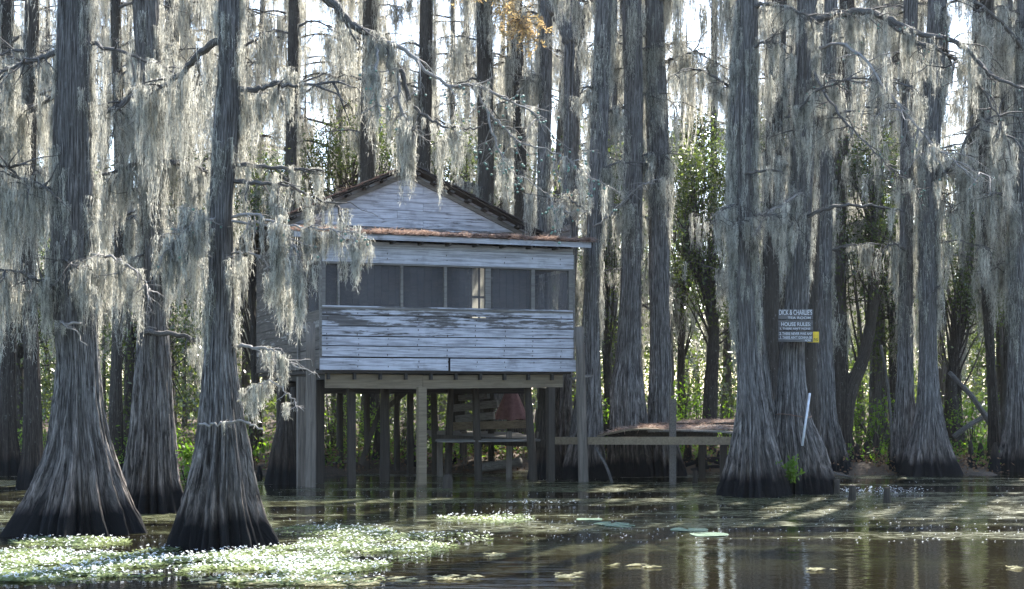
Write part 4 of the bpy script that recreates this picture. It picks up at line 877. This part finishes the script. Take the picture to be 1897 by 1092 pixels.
leafy_tree('broadleaf_tree', [(235, 800), (240, 640), (236, 560)], 32, [(232, 640, 20, 50), (350, 620, 18, 50), (352, 760, 14, 30), (228, 760, 18, 40)], 'dark leafy sapling seen in the gap beside the middle left cypress', 68)
leafy_tree('broadleaf_tree', [(480, 840), (470, 640), (460, 480)], 36, [(470, 400, 40, 60), (350, 330, 20, 70), (500, 330, 40, 40)], 'evergreen tree standing in shade left of the cabin', 69)
leafy_tree('broadleaf_tree', [(1870, 830), (1850, 600), (1840, 450)], 37, [(1850, 420, 50, 60), (1810, 330, 30, 50), (1880, 300, 40, 60), (1790, 650, 20, 50)], 'broad evergreen filling the gap before the right edge', 70)
leafy_tree('broadleaf_tree', [(1660, 820), (1655, 640), (1660, 500)], 36, [(1650, 300, 24, 60), (1645, 520, 22, 60), (1625, 640, 24, 40), (1700, 480, 30, 60)], 'evergreen showing on both sides of the narrow right bank cypress', 71)
leafy_tree('broadleaf_tree', [(40, 830), (35, 600), (60, 400)], 35, [(40, 520, 50, 80), (90, 700, 30, 60), (30, 330, 40, 50)], 'dark evergreen behind the far left mossy trunks', 72)
leafy_tree('broadleaf_tree', [(1480, 810), (1478, 600), (1482, 450)], 38, [(1480, 330, 50, 50), (1420, 480, 24, 60), (1440, 250, 40, 40)], 'evergreen half hidden behind the sign tree', 73)
# shrubs on the bank
def shrub(px, D, w_, h_, label, seed, mat=None, size=.09, name='shrub', group=None, ncl=22, per=26):
    rs = np.random.RandomState(seed); X = (px - CX) / F * D; z = gzp(X, D); t = thing(name, (X, D, z), label, 'shrub', group); cents = []; mb = MB()
    for _ in range(ncl):
        c = np.array([rs.normal(0, w_ * .4), rs.normal(0, w_ * .4), h_ * (0.15 + .85 * rs.uniform())]); cents.append(c)
        mb.tube(smoothpath([(rs.normal(0, .05), rs.normal(0, .05), -.05), c * [.5, .5, .6], c], 3), np.linspace(.014, .004, 7), 4)
    mb.build('stems', BARK_D, t, True); V, Q = leaves(cents, per, .10 + .05 * w_, size, rs); npmesh('foliage', V, Q, mat or LEAF_Y, t); return t
specs = [(612, 34, .9, 1.9), (636, 36, .8, 1.6), (690, 35, .6, 1.2), (745, 34.5, .5, 1.2), (820, 36, .7, 1.7), (1112, 33, .7, 1.7), (1128, 35, .6, 2.2), (1262, 35, .8, 1.8), (1290, 37, .9, 1.6), (1345, 36, .8, 1.7), (1590, 35, .8, 1.6), (1625, 34.5, .8, 1.3), (1640, 38, .8, 2.6), (1560, 38, .6, 2.6), (1802, 34, .7, 1.5), (1760, 38, .7, 1.4), (222, 29, .6, 1.3), (352, 27, .35, .9), (455, 33, .6, 1.2), (90, 33, .8, 1.2), (1395, 37, .8, 1.2), (1480, 34, .7, 1.3), (1860, 38, .8, 1.4), (560, 33, .6, 1.2), (905, 36, .7, 1.2), (10, 32, .6, 1.0), (1690, 36, .7, 1.2)]
where = ['at the left end of the gap under the cabin', 'under the cabin between the first two piles', 'beneath the cabin behind the round pile', 'beneath the cabin left of the central post', 'beneath the cabin right of the central post', 'beside the right corner post', 'left of the paired dock trees', 'behind the upright dock post', 'behind the right half of the dock', 'behind the dock beside the front right cypress', 'at the foot of the crooked dark tree', 'right of the crooked dark tree', 'tall and thin behind the narrow bank cypress', 'tall behind the slim cypress', 'by the fallen pole on the right bank', 'deep behind the wide ridged base', 'between the two left cypresses', 'sunlit in the gap right of the middle cypress', 'left of the cabin piles', 'behind the largest left cypress', 'behind the fused front cypress', 'behind the sign tree', 'beside the last right tree', 'behind the left corner post', 'beneath the cabin near the red cloth', 'at the left edge of the picture', 'behind the joined right bank trees']
for i, (sp_, wh) in enumerate(zip(specs, where)): shrub(*sp_, 'bright green leafy shrub ' + wh, 300 + i, mat=LEAF_Y if i % 3 else LEAF, group='shrubs along the bank')
# far mass of the wood
rs = np.random.RandomState(5); cents = []
for _ in range(8500):
    D = rs.uniform(43, 120); X = rs.uniform(-.40, .40) * D; hmax = 5.8 + 4.5 * (D - 43) / 77 + 1.5 * math.sin(X * .35) + 2.0 * math.sin(X * .13 + D)
    cents.append((X, D, rs.uniform(0, max(2, hmax)) + .3))
cents = np.array(cents); cents[:, 2] += gz(cents[:, 0], cents[:, 1])
V, Q = leaves(cents, 24, .42, .21, rs); tag(npmesh('far_undergrowth', V, Q, LEAF), 'mass of evergreen undergrowth filling the wood far behind the trees', 'undergrowth', kind='stuff')
# low plants and dead leaves covering the bank
cents = []
for _ in range(3000):
    X = rs.uniform(-19, 19); Y = float(shore(X)) + .5 + abs(rs.normal(0, 7)); cents.append((X * (1 + (Y - 30) * .02), Y, 0))
cents = np.array(cents); cents[:, 2] = gz(cents[:, 0], cents[:, 1]) + rs.uniform(.03, .35, len(cents))
V, Q = leaves(cents, 10, .09, .10, rs); tag(npmesh('ground_plants', V, Q, LEAF_Y), 'low green plants scattered over the swampy bank', 'ground plants', kind='stuff')
cents = []
for _ in range(2600):
    X = rs.uniform(-18, 18); Y = float(shore(X)) + abs(rs.normal(0, 3.5)) - .1; cents.append((X, Y, 0))
cents = np.array(cents); cents[:, 2] = gz(cents[:, 0], cents[:, 1]) + .04
V, Q = leaves(cents, 9, .14, .09, rs); V[:, 2] = np.maximum(V[:, 2], .01); tag(npmesh('leaf_litter', V, Q, LITTER), 'dead brown leaves and twigs strewn over the bank', 'leaf litter', kind='stuff')
# cypress knees
def knee_mesh(seed, h, r):
    V, Q, _ = fluted([(-.3, 0, 0, r * 1.25), (0, 0, 0, r), (h * .5, .02, 0, r * .62), (h * .85, .03, .01, r * .42), (h, .03, .01, r * .2)], seed, na=26, dz=.04, nf=5, amp=.2); return V, Q
kn = []
for v in range(5):
    V, Q = knee_mesh(700 + v, .25 + .12 * v, .08 + .018 * v); kn.append(npmesh('cypress_knee', V, Q, BARK_D, None, True))
K = [(600, 31.5), (628, 32), (655, 33), (700, 32.5), (760, 32), (840, 32), (985, 32), (1110, 31.5), (1275, 32), (1300, 31.6), (1330, 32.2), (1400, 31), (1590, 31.4), (1605, 32), (1620, 31.6), (1635, 32.3), (1650, 31.5), (1800, 31.4), (1815, 32), (1840, 31.3), (90, 30), (40, 31), (225, 29), (200, 31), (460, 31), (480, 30), (1575, 32.5), (1430, 30.5)]
for i, (px, D) in enumerate(K):
    o = kn[i % 5]
    if i >= 5: o = o.copy(); C.objects.link(o)
    X = (px - CX) / F * D; o.location = (X, D, max(gzp(X, D), -.05)); o.rotation_euler = (0, 0, i * 1.3); o.scale = (1, 1, .8 + .08 * (i % 6))
    tag(o, 'dark pointed cypress knee standing out of the muddy bank', 'cypress knee', 'cypress knees along the bank')

# ================================================================== DOCK AND THINGS UNDER THE CABIN
D0 = 27.4; ax, ay, _ = P(1190, 820, 28.2)
dock = thing('wooden_dock', (ax, ay, 0), 'low sagging dock of grey planks joining the cabin to the right hand cypresses', 'dock')
def L_(px, py, D): p = P(px, py, D); return (p[0] - ax, p[1] - ay, p[2])
def dk(name, mat, *beams, smooth=False):
    mb = MB()
    for a, b, w_, h_ in beams: mb.beam(L_(*a), L_(*b), w_, h_)
    return mb.build(name, mat, dock, smooth)
dk('front_beam', LUMBER, ((1026, 817, 28.6), (1362, 817, 25.6), .05, .145))
dk('inner_beam', DARKIN, ((1110, 802, 29.4), (1322, 802, 27.4), .05, .16))
dk('back_beam', DARKIN, ((1112, 792, 30.6), (1385, 789, 28.0), .05, .14))
for px, D, yt in ((1246, 27.3, 740), (1112, 29.4, 800), (1340, 26.5, 815), (1300, 29, 790)):
    x, y, _ = L_(px, 800, D); mb = MB(); mb.box(x - .062, x + .062, y - .062, y + .062, -.8, zz(yt, D)); mb.build('post', SIDE_W if px == 1246 else DARKP, dock)
def plank_panel(corners, n, mat, bow=0.0, name='plank'):
    a, b, c, d = [np.array(L_(*q)) for q in corners]   # a-b front edge, d-c back edge
    for k in range(n):
        t0, t1 = k / n + .01, (k + 1) / n - .01; mb = MB()
        pts = []; wz = random.uniform(-.03, .05) ; wt = random.uniform(-.05, .05); e0 = random.uniform(-.05, .02); e1 = random.uniform(.97, 1.06)
        for s in np.linspace(e0, e1, 7):
            f0 = a + (b - a) * s; f1 = d + (c - d) * s; lift = np.array([0, 0, bow * math.sin(s * 3.14) + wz * (1 if bow > .03 else .4) + wt * (s - .5)])
            pts.append((f0 + (f1 - f0) * t0 + lift, f0 + (f1 - f0) * t1 + lift))
        V = []; Q = []
        for p, q in pts: V += [p, q, p - [0, 0, .03], q - [0, 0, .03]]
        for s in range(6):
            o = s * 4; Q += [(o, o + 4, o + 5, o + 1), (o + 2, o + 3, o + 7, o + 6), (o, o + 2, o + 6, o + 4), (o + 1, o + 5, o + 7, o + 3)]
        Q += [(0, 1, 3, 2), (24, 26, 27, 25)]
        mb.raw(V, Q); mb.build(name, mat, dock)
plank_panel(((1112, 806, 28.3), (1240, 796, 27.6), (1262, 788, 29.6), (1150, 798, 30.2)), 5, LUMBER, .07)
plank_panel(((1200, 799, 27.9), (1362, 798, 26.6), (1372, 790, 28.4), (1230, 789, 29.4)), 6, GREYW, .02)
plank_panel(((1256, 786, 30), (1372, 784, 29), (1380, 779, 31), (1262, 781, 32)), 4, GREYW, .01)
def on_dock(corners, bow, up=.03):
    a, b, c, d = [np.array(P(*q)) for q in corners]
    def f(rs):
        s, t = rs.uniform(), rs.uniform(); p = a + (b - a) * s; q = d + (c - d) * s; return p + (q - p) * t + [0, 0, bow * math.sin(s * 3.14) + rs.uniform(0, up)]
    return f
needle_pile('needle_litter', 900, on_dock(((1112, 806, 28.3), (1240, 796, 27.6), (1262, 788, 29.6), (1150, 798, 30.2)), .07), 'orange pine needles lying on the bowed left planks of the dock', 'needle litter')
needle_pile('needle_litter', 1000, on_dock(((1200, 799, 27.9), (1362, 798, 26.6), (1372, 790, 28.4), (1230, 789, 29.4)), .02), 'orange pine needles lying on the flat right planks of the dock', 'needle litter')
needle_pile('needle_litter', 900, on_dock(((1256, 786, 30), (1372, 784, 29), (1380, 779, 31), (1262, 781, 32)), .01), 'rust coloured pine needles on the rear strip of the dock', 'needle litter')
# platform under the cabin
x, y, z = P(880, 810, 31); plat = thing('landing_platform', (x, y, 0), 'low plank landing on short posts in the shade beneath the cabin', 'platform')
def LP(px, py, D): p = P(px, py, D); return (p[0] - x, p[1] - y, p[2])
for k in range(9): a = LP(788 + k * 3, 799 + k * 2.4, 32.5 - k * .45); b = LP(960 + k * 5, 803 + k * 1.6, 32.3 - k * .45); mb = MB(); mb.beam(a, b, .36, .035); mb.build('plank', GREYW, plat)
mb = MB(); mb.beam(LP(800, 812, 29.6), LP(1010, 822, 28.9), .05, .16); mb.build('beam', DARKP, plat)
mb = MB(); mb.beam(LP(835, 790, 31), LP(985, 786, 31.6), .06, .17); mb.build('rail', LUMBER, plat)
for px, D in ((943, 29.4), (815, 29.8), (1000, 29.2), (860, 31.5)): a = LP(px, 797, D); mb = MB(); mb.box(a[0] - .06, a[0] + .06, a[1] - .06, a[1] + .06, -.7, a[2] - .03); mb.build('post', POSTW, plat)
x2, y2, _ = P(865, 800, 31.8); stair = thing('broken_stairs', (x2, y2, 0), 'broken wooden steps with slanting pale boards under the cabin', 'stairs')
for (xa, ya, xb, yb, wd) in ((852, 738, 905, 733, .16), (838, 757, 922, 748, .2), (846, 777, 915, 770, .2), (858, 722, 880, 719, .12)):
    a = P(xa, ya, 31.6); b = P(xb, yb, 31.4); mb = MB(); mb.beam((a[0] - x2, a[1] - y2, a[2]), (b[0] - x2, b[1] - y2, b[2]), .22, wd * .8); mb.build('tread', GREYW, stair)
for px in (842, 902): a = P(px, 795, 31.7); b = P(px + 6, 705, 31.9); mb = MB(); mb.beam((a[0] - x2, a[1] - y2, a[2]), (b[0] - x2, b[1] - y2, b[2]), .2, .05); mb.build('stringer', DARKP, stair)
# red cloth draped over a pole behind the platform
cx_, cy_, cz_ = P(947, 775, 33); n = 28; V = []; Q = []; rs = np.random.RandomState(3)
for i, (zq, rq) in enumerate(((.55, .07), (.40, .14), (.22, .24), (.05, .33), (-.02, .36))):
    for k in range(n):
        a = k / n * 6.283; f = 1 + .16 * math.sin(a * 7) * (i / 4); V.append((rq * f * math.cos(a), rq * f * math.sin(a) * .7, zq * 1.5 + .02 * math.sin(a * 5)))
V = np.array(V); Q = np.array([(i * n + k, i * n + (k + 1) % n, (i + 1) * n + (k + 1) % n, (i + 1) * n + k) for i in range(4) for k in range(n)])
Vc = np.vstack([V, V * [.97, .97, 1]]); o = npmesh('draped_cloth', Vc, np.vstack([Q, Q[:, ::-1] + len(V)]), TARP, None, True); o.location = (cx_, cy_, cz_); tag(o, 'faded reddish cloth hanging in folds behind the platform under the cabin', 'cloth')
mb = MB(); a = P(947, 690, 33); mb.tube([(0, 0, -1.6), (0, 0, .9)], .03, 8); o = mb.build('pole', DARKP, None, True); o.location = (cx_, cy_, cz_); tag(o, 'thin dark pole holding up the red cloth under the cabin', 'pole')
def log(name, pts, r0, r1, label, cat='log', mat=None, k=12):
    p = np.array([P(*q) for q in pts]); b = p[0].copy(); mb = MB(); pa = smoothpath(p - b, 5); mb.tube(pa, np.linspace(r0, r1, len(pa)), k, wob=.06); o = mb.build(name, mat or TWIG, None, True); o.location = b; return tag(o, label, cat)
log('fallen_log', [(885, 868, 31), (925, 862, 30.8), (965, 856, 30.6)], .11, .09, 'grey log lying on the mud under the cabin', mat=GREYW)
log('fallen_branch', [(598, 866, 32), (625, 858, 32), (660, 852, 32.5)], .05, .03, 'pale fallen branch on the bank at the left under the cabin', 'branch', PALE)
log('leaning_stick', [(1134, 894, 27.8), (1122, 862, 27.9), (1103, 828, 28.0)], .03, .022, 'bent grey stick leaning against the dock beside the right corner post', 'stick')
log('leaning_pole', [(1834, 785, 33), (1800, 735, 33), (1758, 690, 33)], .07, .05, 'grey broken pole leaning down to the right on the right bank', 'pole')
log('leaning_pole', [(1766, 810, 33), (1800, 785, 33), (1838, 764, 33.4)], .065, .05, 'low grey log propped up crosswise under the leaning pole', 'pole')
log('leaning_pole', [(1632, 640, 33), (1645, 720, 33), (1655, 850, 33)], .03, .04, 'thin pale stem leaning beside the crooked dark tree', 'stem')
log('fallen_branch', [(1524, 860, 28), (1545, 876, 28), (1575, 884, 28)], .022, .012, 'thin dead branch trailing into the water right of the sign tree', 'branch')
for i, (a, b, c, d) in enumerate(((1270, 862, 1350, 848), (1280, 872, 1362, 866), (1290, 852, 1340, 862))):
    log('fallen_branch', [(a, b, 31.2), ((a + c) / 2, (b + d) / 2 - 4, 31.3), (c, d, 31.4)], .05, .03, ['upper fallen branch on the mud under the right part of the dock', 'lowest fallen branch on the mud under the right part of the dock', 'short crossing branch on the mud under the right part of the dock'][i], 'branch', BARK_D)
for i, (px, py, wd, lab) in enumerate(((828, 905, .12, 'dark cut stake standing alone in the water before the cabin'), (1513, 912, .09, 'small stake touching the roots of the sign tree'), (1548, 914, .09, 'rotted stake just right of the sign tree roots'), (1578, 927, .08, 'middle stake of the row leading away from the sign tree'), (1642, 932, .08, 'farthest right stake of the row by the sign tree'), (1287, 896, .07, 'short stake near the upright dock post'))):
    D = water_D(py); X = (px - CX) / F * D; V, Q, _ = fluted([(-.4, 0, 0, wd), (.0, 0, 0, wd * .9), (.2, .01, 0, wd * .8), (.27, .01, 0, wd * .7)], 800 + i, na=20, dz=.04, nf=5, amp=.1)
    o = npmesh('wooden_stake', V, Q, DARKP, None, False); o.location = (X, D, -.03); o.scale = (.9, .9, 1); tag(o, lab, 'stake', 'stakes in the water')
T4 = [(906, 487, 562), (870, 495, 555), (820, 505, 547), (780, 515, 541), (750, 520, 537)]
t, b_ = cypress('cypress_stump', T4, 27.3, 'dark buttressed stump between the nearest cypress and the left corner post', 85, moss=0, crown=0, na=90, nf=9, mat=BARK_D, cat='stump')
cypress('cypress_stump', [(893, 975, 1050), (850, 984, 1040), (800, 992, 1032), (720, 998, 1026)], 29.3, 'broad dark buttress standing under the right end of the cabin floor', 86, moss=0, crown=0, na=90, nf=8, mat=BARK_D, cat='stump')

# ================================================================== SIGNS, PIPE, WIRE, SPRIGS
DS = 24.45; sx0, sy0, sz0 = P(1474, 634, DS); sign = thing('wooden_sign', (sx0, sy0, sz0), 'grey board sign hand-lettered in white paint, nailed to the cypress', 'sign')
px_m = F / DS; SWd = 64 / px_m
mb_h = [(573, 592), (593, 612), (613, 634)]
for a, b in mb_h:
    mb = MB(); mb.box(-SWd / 2, SWd / 2, 0, .022, zz(b, DS) - sz0 + .003, zz(a, DS) - sz0 - .003, None, .003); mb.build('board', SIGNW, sign)
def text(s, x, z, h, parent, mat, y=-.006, wmax=None, th=.0012, name='lettering', slant=0):
    cu = bpy.data.curves.new(name, 'FONT'); cu.body = s; cu.size = 1; cu.extrude = .01; cu.offset = .012; o = bpy.data.objects.new('tmp', cu); C.objects.link(o)
    me = bpy.data.meshes.new_from_object(o.evaluated_get(bpy.context.evaluated_depsgraph_get())); bpy.data.objects.remove(o)
    co = np.zeros(len(me.vertices) * 3); me.vertices.foreach_get('co', co); co = co.reshape(-1, 3)
    lo, hi = co.min(0), co.max(0); sc_ = h / (hi[1] - lo[1]); sxx = wmax / (hi[0] - lo[0]) if wmax else sc_
    n = np.stack([x + (co[:, 0] - lo[0]) * sxx, y + (co[:, 2]) * th / .01, z + (co[:, 1] - lo[1]) * sc_ + slant * (co[:, 0] - lo[0]) * sxx], -1)
    me.vertices.foreach_set('co', n.astype(np.float32).ravel()); me.materials.clear(); me.materials.append(mat); me.name = name
    r = bpy.data.objects.new(name, me); C.objects.link(r); r.parent = parent; return r
bpy.context.view_layer.update()
def st(s, x0, x1, yt, yb, slant=0):
    w0 = (x0 - 1474) / px_m; text(s, w0, zz(yb, DS) - sz0, (yb - yt) / px_m, sign, PAINTW, wmax=(x1 - x0) / px_m, slant=slant)
st("DICK & CHARLIE'S", 1443, 1504, 574, 584); st('TEA ROOM', 1459, 1501.5, 587, 591.6); st('HOUSE RULES:', 1447, 1501.5, 597.5, 604.5)
st("1. THERE AIN'T NONE", 1445, 1501, 607.3, 611.3); st('2. THERE NEVER WAS ANY', 1444, 1505, 616, 621, ); st("3. THERE AIN'T GONNA BE", 1444.5, 1504, 623, 628); st('NONE', 1491, 1502, 629.3, 633)
ysx, ysy, ysz = P(1507, 635, 24.55); ys_ = thing('yellow_notice', (ysx, ysy, ysz), 'small yellow notice with black letters poking out behind the board sign', 'notice')
pm = F / 24.55; mb = MB(); mb.box(-11 / pm, 10 / pm, 0, .004, 0, 20 / pm, None); mb.build('plate', YELLOW, ys_)
text('ING', 0.2 / pm, 3 / pm, 5.5 / pm, ys_, BLACK, y=-.002, wmax=8 / pm, th=.0006)
mb = MB(); mb.box(-11 / pm, 9.3 / pm, -.0012, -.0002, .5 / pm, 1.1 / pm); mb.build('border', BLACK, ys_)
a = np.array(P(1486, 826, 24.2)); b = np.array(P(1500, 729, 24.35)); mb = MB(); mb.tube([(0, 0, 0), tuple((b - a) * .5), tuple(b - a)], .020, 14); o = mb.build('plastic_pipe', PIPE, None, True); o.location = a; tag(o, 'white plastic pipe leaning upright against the sign tree', 'pipe')
# rusty wire around the sign tree
pr9 = rows_to_prof([(916, 1416, 1546), (870, 1422, 1534), (820, 1426, 1520), (780, 1432, 1504), (720, 1440, 1494), (640, 1447, 1490)], 24.95, b9)
zw = zz(770, 24.95); xx, yy, rw = [float(q[0]) for q in interp_prof(pr9, np.array([zw]))]
mb = MB(); mb.tube([(xx + rw * 1.03 * math.cos(t_), yy + rw * 1.03 * math.sin(t_), zw + .03 * math.sin(t_ * 2)) for t_ in np.linspace(0, 6.283, 40)], .007, 6); w_ = mb.build('wire', RUST, t9, True)
def sprig(px, py, D, n, ht, label, seed):
    rs = np.random.RandomState(seed); b = np.array(P(px, py, D)); t = thing('leafy_sprig', tuple(b), label, 'plant'); mb = MB(); cs = []
    for _ in range(n):
        e = np.array([rs.normal(0, ht * .25), -abs(rs.normal(0, ht * .2)), ht * rs.uniform(.4, 1)]); p = smoothpath([(0, 0, 0), e * [.3, .5, .6], e], 4); mb.tube(p, np.linspace(.005, .002, len(p)), 4)
        for q in p[2:]: cs.append(q)
    mb.build('stems', LEAF_Y, t, True); V, Q = leaves(cs, 4, .025, .085, rs); npmesh('leaves', V, Q, LEAF_Y, t)
sprig(1467, 893, 24.1, 9, .40, 'bright green sprig of leaves growing on the roots of the sign tree', 1)
sprig(351, 856, 19.6, 5, .25, 'tiny bright sprig of leaves between the two right hand left-bank trunks', 2)
#sprig(1500, 690, 24.6, 3, .2, 'small leafy shoot beside the white pipe on the sign tree', 3)

# ================================================================== ON THE WATER
def in_ell(rs, e):
    x, y, rx, ry = e; a = rs.uniform(0, 6.28); r = math.sqrt(rs.uniform()); return x + rx * r * math.cos(a), y + ry * r * math.sin(a)
ELL = [(60, 1050, 210, 30), (230, 1042, 160, 30), (420, 1048, 170, 26), (560, 1040, 170, 26), (700, 1010, 150, 22), (620, 985, 110, 10), (130, 1005, 110, 9), (830, 998, 90, 9), (740, 1030, 70, 10), (900, 962, 90, 9), (560, 1076, 160, 9)]
AR = np.array([e[2] * e[3] for e in ELL], float); AR /= AR.sum()
rs = np.random.RandomState(21); Vs = []; Fs = []
def wp(px, py): D = water_D(py); return (px - CX) / F * D, D
def clumpy(x, y): return math.sin(x * 2.1 + 1.3 * math.sin(y * 1.7)) + math.sin(y * 3.3 + x * .9) + .8 * math.sin(x * 5.1 - y * 4.2)
k = 0
while k < 30000:
    px, py = in_ell(rs, ELL[rs.choice(len(ELL), p=AR)]); x, y = wp(px, py)
    if clumpy(x, y) + clumpy(x * 3.1 + 4, y * 2.7) * .6 < rs.uniform(-1.3, 1.3): continue
    k += 1; a = rs.uniform(0, 6.28); l = rs.uniform(.03, .09); el = rs.uniform(0, .35); d = np.array([math.cos(a), math.sin(a), el]); s = np.array([-math.sin(a), math.cos(a), rs.uniform(-.3, .3)]) * rs.uniform(.006, .016); p = np.array([x, y, .003 + rs.uniform(0, .012)])
    Vs += [p - s * .3, p + d * l * .5 + s, p + d * l, p + d * l * .5 - s]
tag(npmesh('water_weed', np.array(Vs), np.arange(len(Vs)).reshape(-1, 4), MATG), 'green mat of water weed floating before the left cypresses', 'water weed', kind='stuff')
def flowers(n, ells, name, label, dens=True, sz=(.010, .0175)):
    Vs = []; ar = np.array([e[2] * e[3] for e in ells], float); ar /= ar.sum(); k = 0
    while k < n:
        px, py = in_ell(rs, ells[rs.choice(len(ells), p=ar)]); x, y = wp(px, py)
        if dens and clumpy(x, y) + clumpy(x * 3.1 + 4, y * 2.7) * .6 < rs.uniform(-1.8, 1.3): continue
        k += 1; z = rs.uniform(.02, .06); r = rs.uniform(*sz); a0 = rs.uniform(0, 6); tx, ty = rs.normal(0, .35, 2)
        for q in range(3):
            a = a0 + q * 2.094; d = np.array([math.cos(a), math.sin(a), tx * math.cos(a) + ty * math.sin(a) + .35]); s = np.array([-math.sin(a), math.cos(a), ty]) * r * .6; p = np.array([x, y, z])
            Vs += [p, p + d * r * .7 + s, p + d * r * 1.15, p + d * r * .7 - s]
    return tag(npmesh(name, np.array(Vs), np.arange(len(Vs)).reshape(-1, 4), PETAL), label, 'flowers', kind='stuff')
flowers(2700, ELL, 'water_flowers', 'tiny white flowers standing over the floating weed on the left')
flowers(240, [(1640, 912, 90, 6), (1000, 935, 70, 3), (1450, 905, 40, 3)], 'water_flowers', 'sparse white flowers floating off the right bank stakes', False)
# floating specks of fluff and petals
Vs = []
for _ in range(3000):
    py = 886 + 120 * rs.uniform() ** .9; px = rs.uniform(-40, 1940); x, y = wp(px, py)
    if clumpy(x * .7, y * 2.0) < rs.uniform(-1.5, 1.5): continue
    r = rs.uniform(.004, .012); Vs += [(x - r, y, .004), (x, y - r, .004), (x + r * 1.4, y, .01), (x, y + r, .006)]
tag(npmesh('floating_specks', np.array(Vs), np.arange(len(Vs)).reshape(-1, 4), PETAL), 'pale specks of fluff scattered over the dark water', 'specks', kind='stuff')
def straw_mat(cxp, cyp, rx, ry, n, label, name='leaf_raft'):
    x0, y0 = wp(cxp, cyp); Vs = []
    kk = 0
    while kk < n:
        px, py = in_ell(rs, (cxp, cyp, rx * 1.35, ry * 1.2)); x, y = wp(px, py)
        if math.sin(x * 13 + y * 7 + cxp) + math.sin(x * 29 - y * 17) * .8 + math.sin(y * 41 + x * 5) * .7 + ((px - cxp) / rx) ** 2 > rs.uniform(-.6, .5): continue
        kk += 1; a = rs.normal(0, .6); l = rs.uniform(.04, .11); s = .5 * rs.uniform(.006, .018)
        dx, dy = math.cos(a) * l, math.sin(a) * l; z = .005 + rs.uniform(0, .012); p = np.array([x - x0, y - y0, z])
        Vs += [p, p + [dx * .5 + s, dy * .5 - s, .004], p + [dx, dy, 0], p + [dx * .5 - s, dy * .5 + s, .006]]
    o = npmesh(name, np.array(Vs), np.arange(len(Vs)).reshape(-1, 4), STRAW); o.location = (x0, y0, 0); return tag(o, label, 'leaf raft')
straw_mat(560, 1078, 170, 8, 1500, 'long pale raft of floating leaves below the nearest cypress')
straw_mat(838, 1072, 36, 4, 160, 'short pale raft of floating leaves right of the long one')
straw_mat(1049, 1068, 22, 5, 150, 'small pile of pale leaves floating before the cabin in open water')
straw_mat(1150, 1049, 26, 2, 60, 'thin pale leaf strip floating right of the small leaf pile')
straw_mat(1200, 1053, 16, 1.6, 40, 'short leaf strip floating beside the thin strip')
straw_mat(1515, 1057, 30, 1.8, 60, 'thin leaf strip floating at the lower right of open water')
straw_mat(1870, 1054, 14, 1.6, 36, 'last floating leaf strip near the lower right corner')
straw_mat(905, 1030, 26, 2, 60, 'narrow leaf strip at the right tip of the flower mat')
for px, py, r, lab in ((1133, 971, .24, 'upper left lily pad of the left pair'), (1148, 974.5, .20, 'lower right lily pad of the left pair'), (1277, 982, .24, 'upper left lily pad of the right pair'), (1314, 991, .24, 'lower right lily pad of the right pair'), (1092, 963, .18, 'faint half sunk lily pad left of the others')):
    D = water_D(py); X = (px - CX) / F * D; n = 26; V = [(0, 0, .004)]; an = np.linspace(.15, 6.13, n)
    V += [(r * math.cos(a) * (1 + .02 * math.sin(5 * a)), r * math.sin(a) * (1 + .02 * math.sin(5 * a)), .008 + .004 * math.sin(a * 3)) for a in an]
    V = np.array(V); V = np.vstack([V, V - [0, 0, .004]]); m_ = n + 1
    T = np.array([(0, i, i + 1) for i in range(1, n)] + [(m_, m_ + i + 1, m_ + i) for i in range(1, n)]); Qd = np.array([(i + m_, i + 1 + m_, i + 1, i) for i in range(1, n)])
    o = npmesh('lily_pad', V, [Qd, T], PAD, None, False); o.location = (X, D, 0); o.rotation_euler = (0, 0, px * .7); tag(o, lab + ', round grey green leaf on open water', 'lily pad', 'lily pads on the open water')

# ================================================================== AIR
V = [(x, y, z) for z in (-2.4, 32) for y in (-12, 135) for x in (-62, 62)]
hm = bpy.data.materials.new('pale_air'); hm.use_nodes = True; t_ = hm.node_tree; t_.nodes.remove(t_.nodes['Principled BSDF'])
pv = t_.nodes.new('ShaderNodeVolumePrincipled'); pv.inputs['Color'].default_value = (0.93, 0.95, 1.0, 1); pv.inputs['Density'].default_value = 0.00012; pv.inputs['Anisotropy'].default_value = 0.45  # thin volume added to brighten the backlit upper wood
t_.links.new(pv.outputs[0], t_.nodes['Material Output'].inputs['Volume'])
tag(npmesh('haze', V, np.array([(0, 2, 3, 1), (4, 5, 7, 6), (0, 1, 5, 4), (2, 6, 7, 3), (0, 4, 6, 2), (1, 3, 7, 5)]), hm), 'thin pale haze added for the backlit glare in the upper wood', 'haze', kind='stuff')
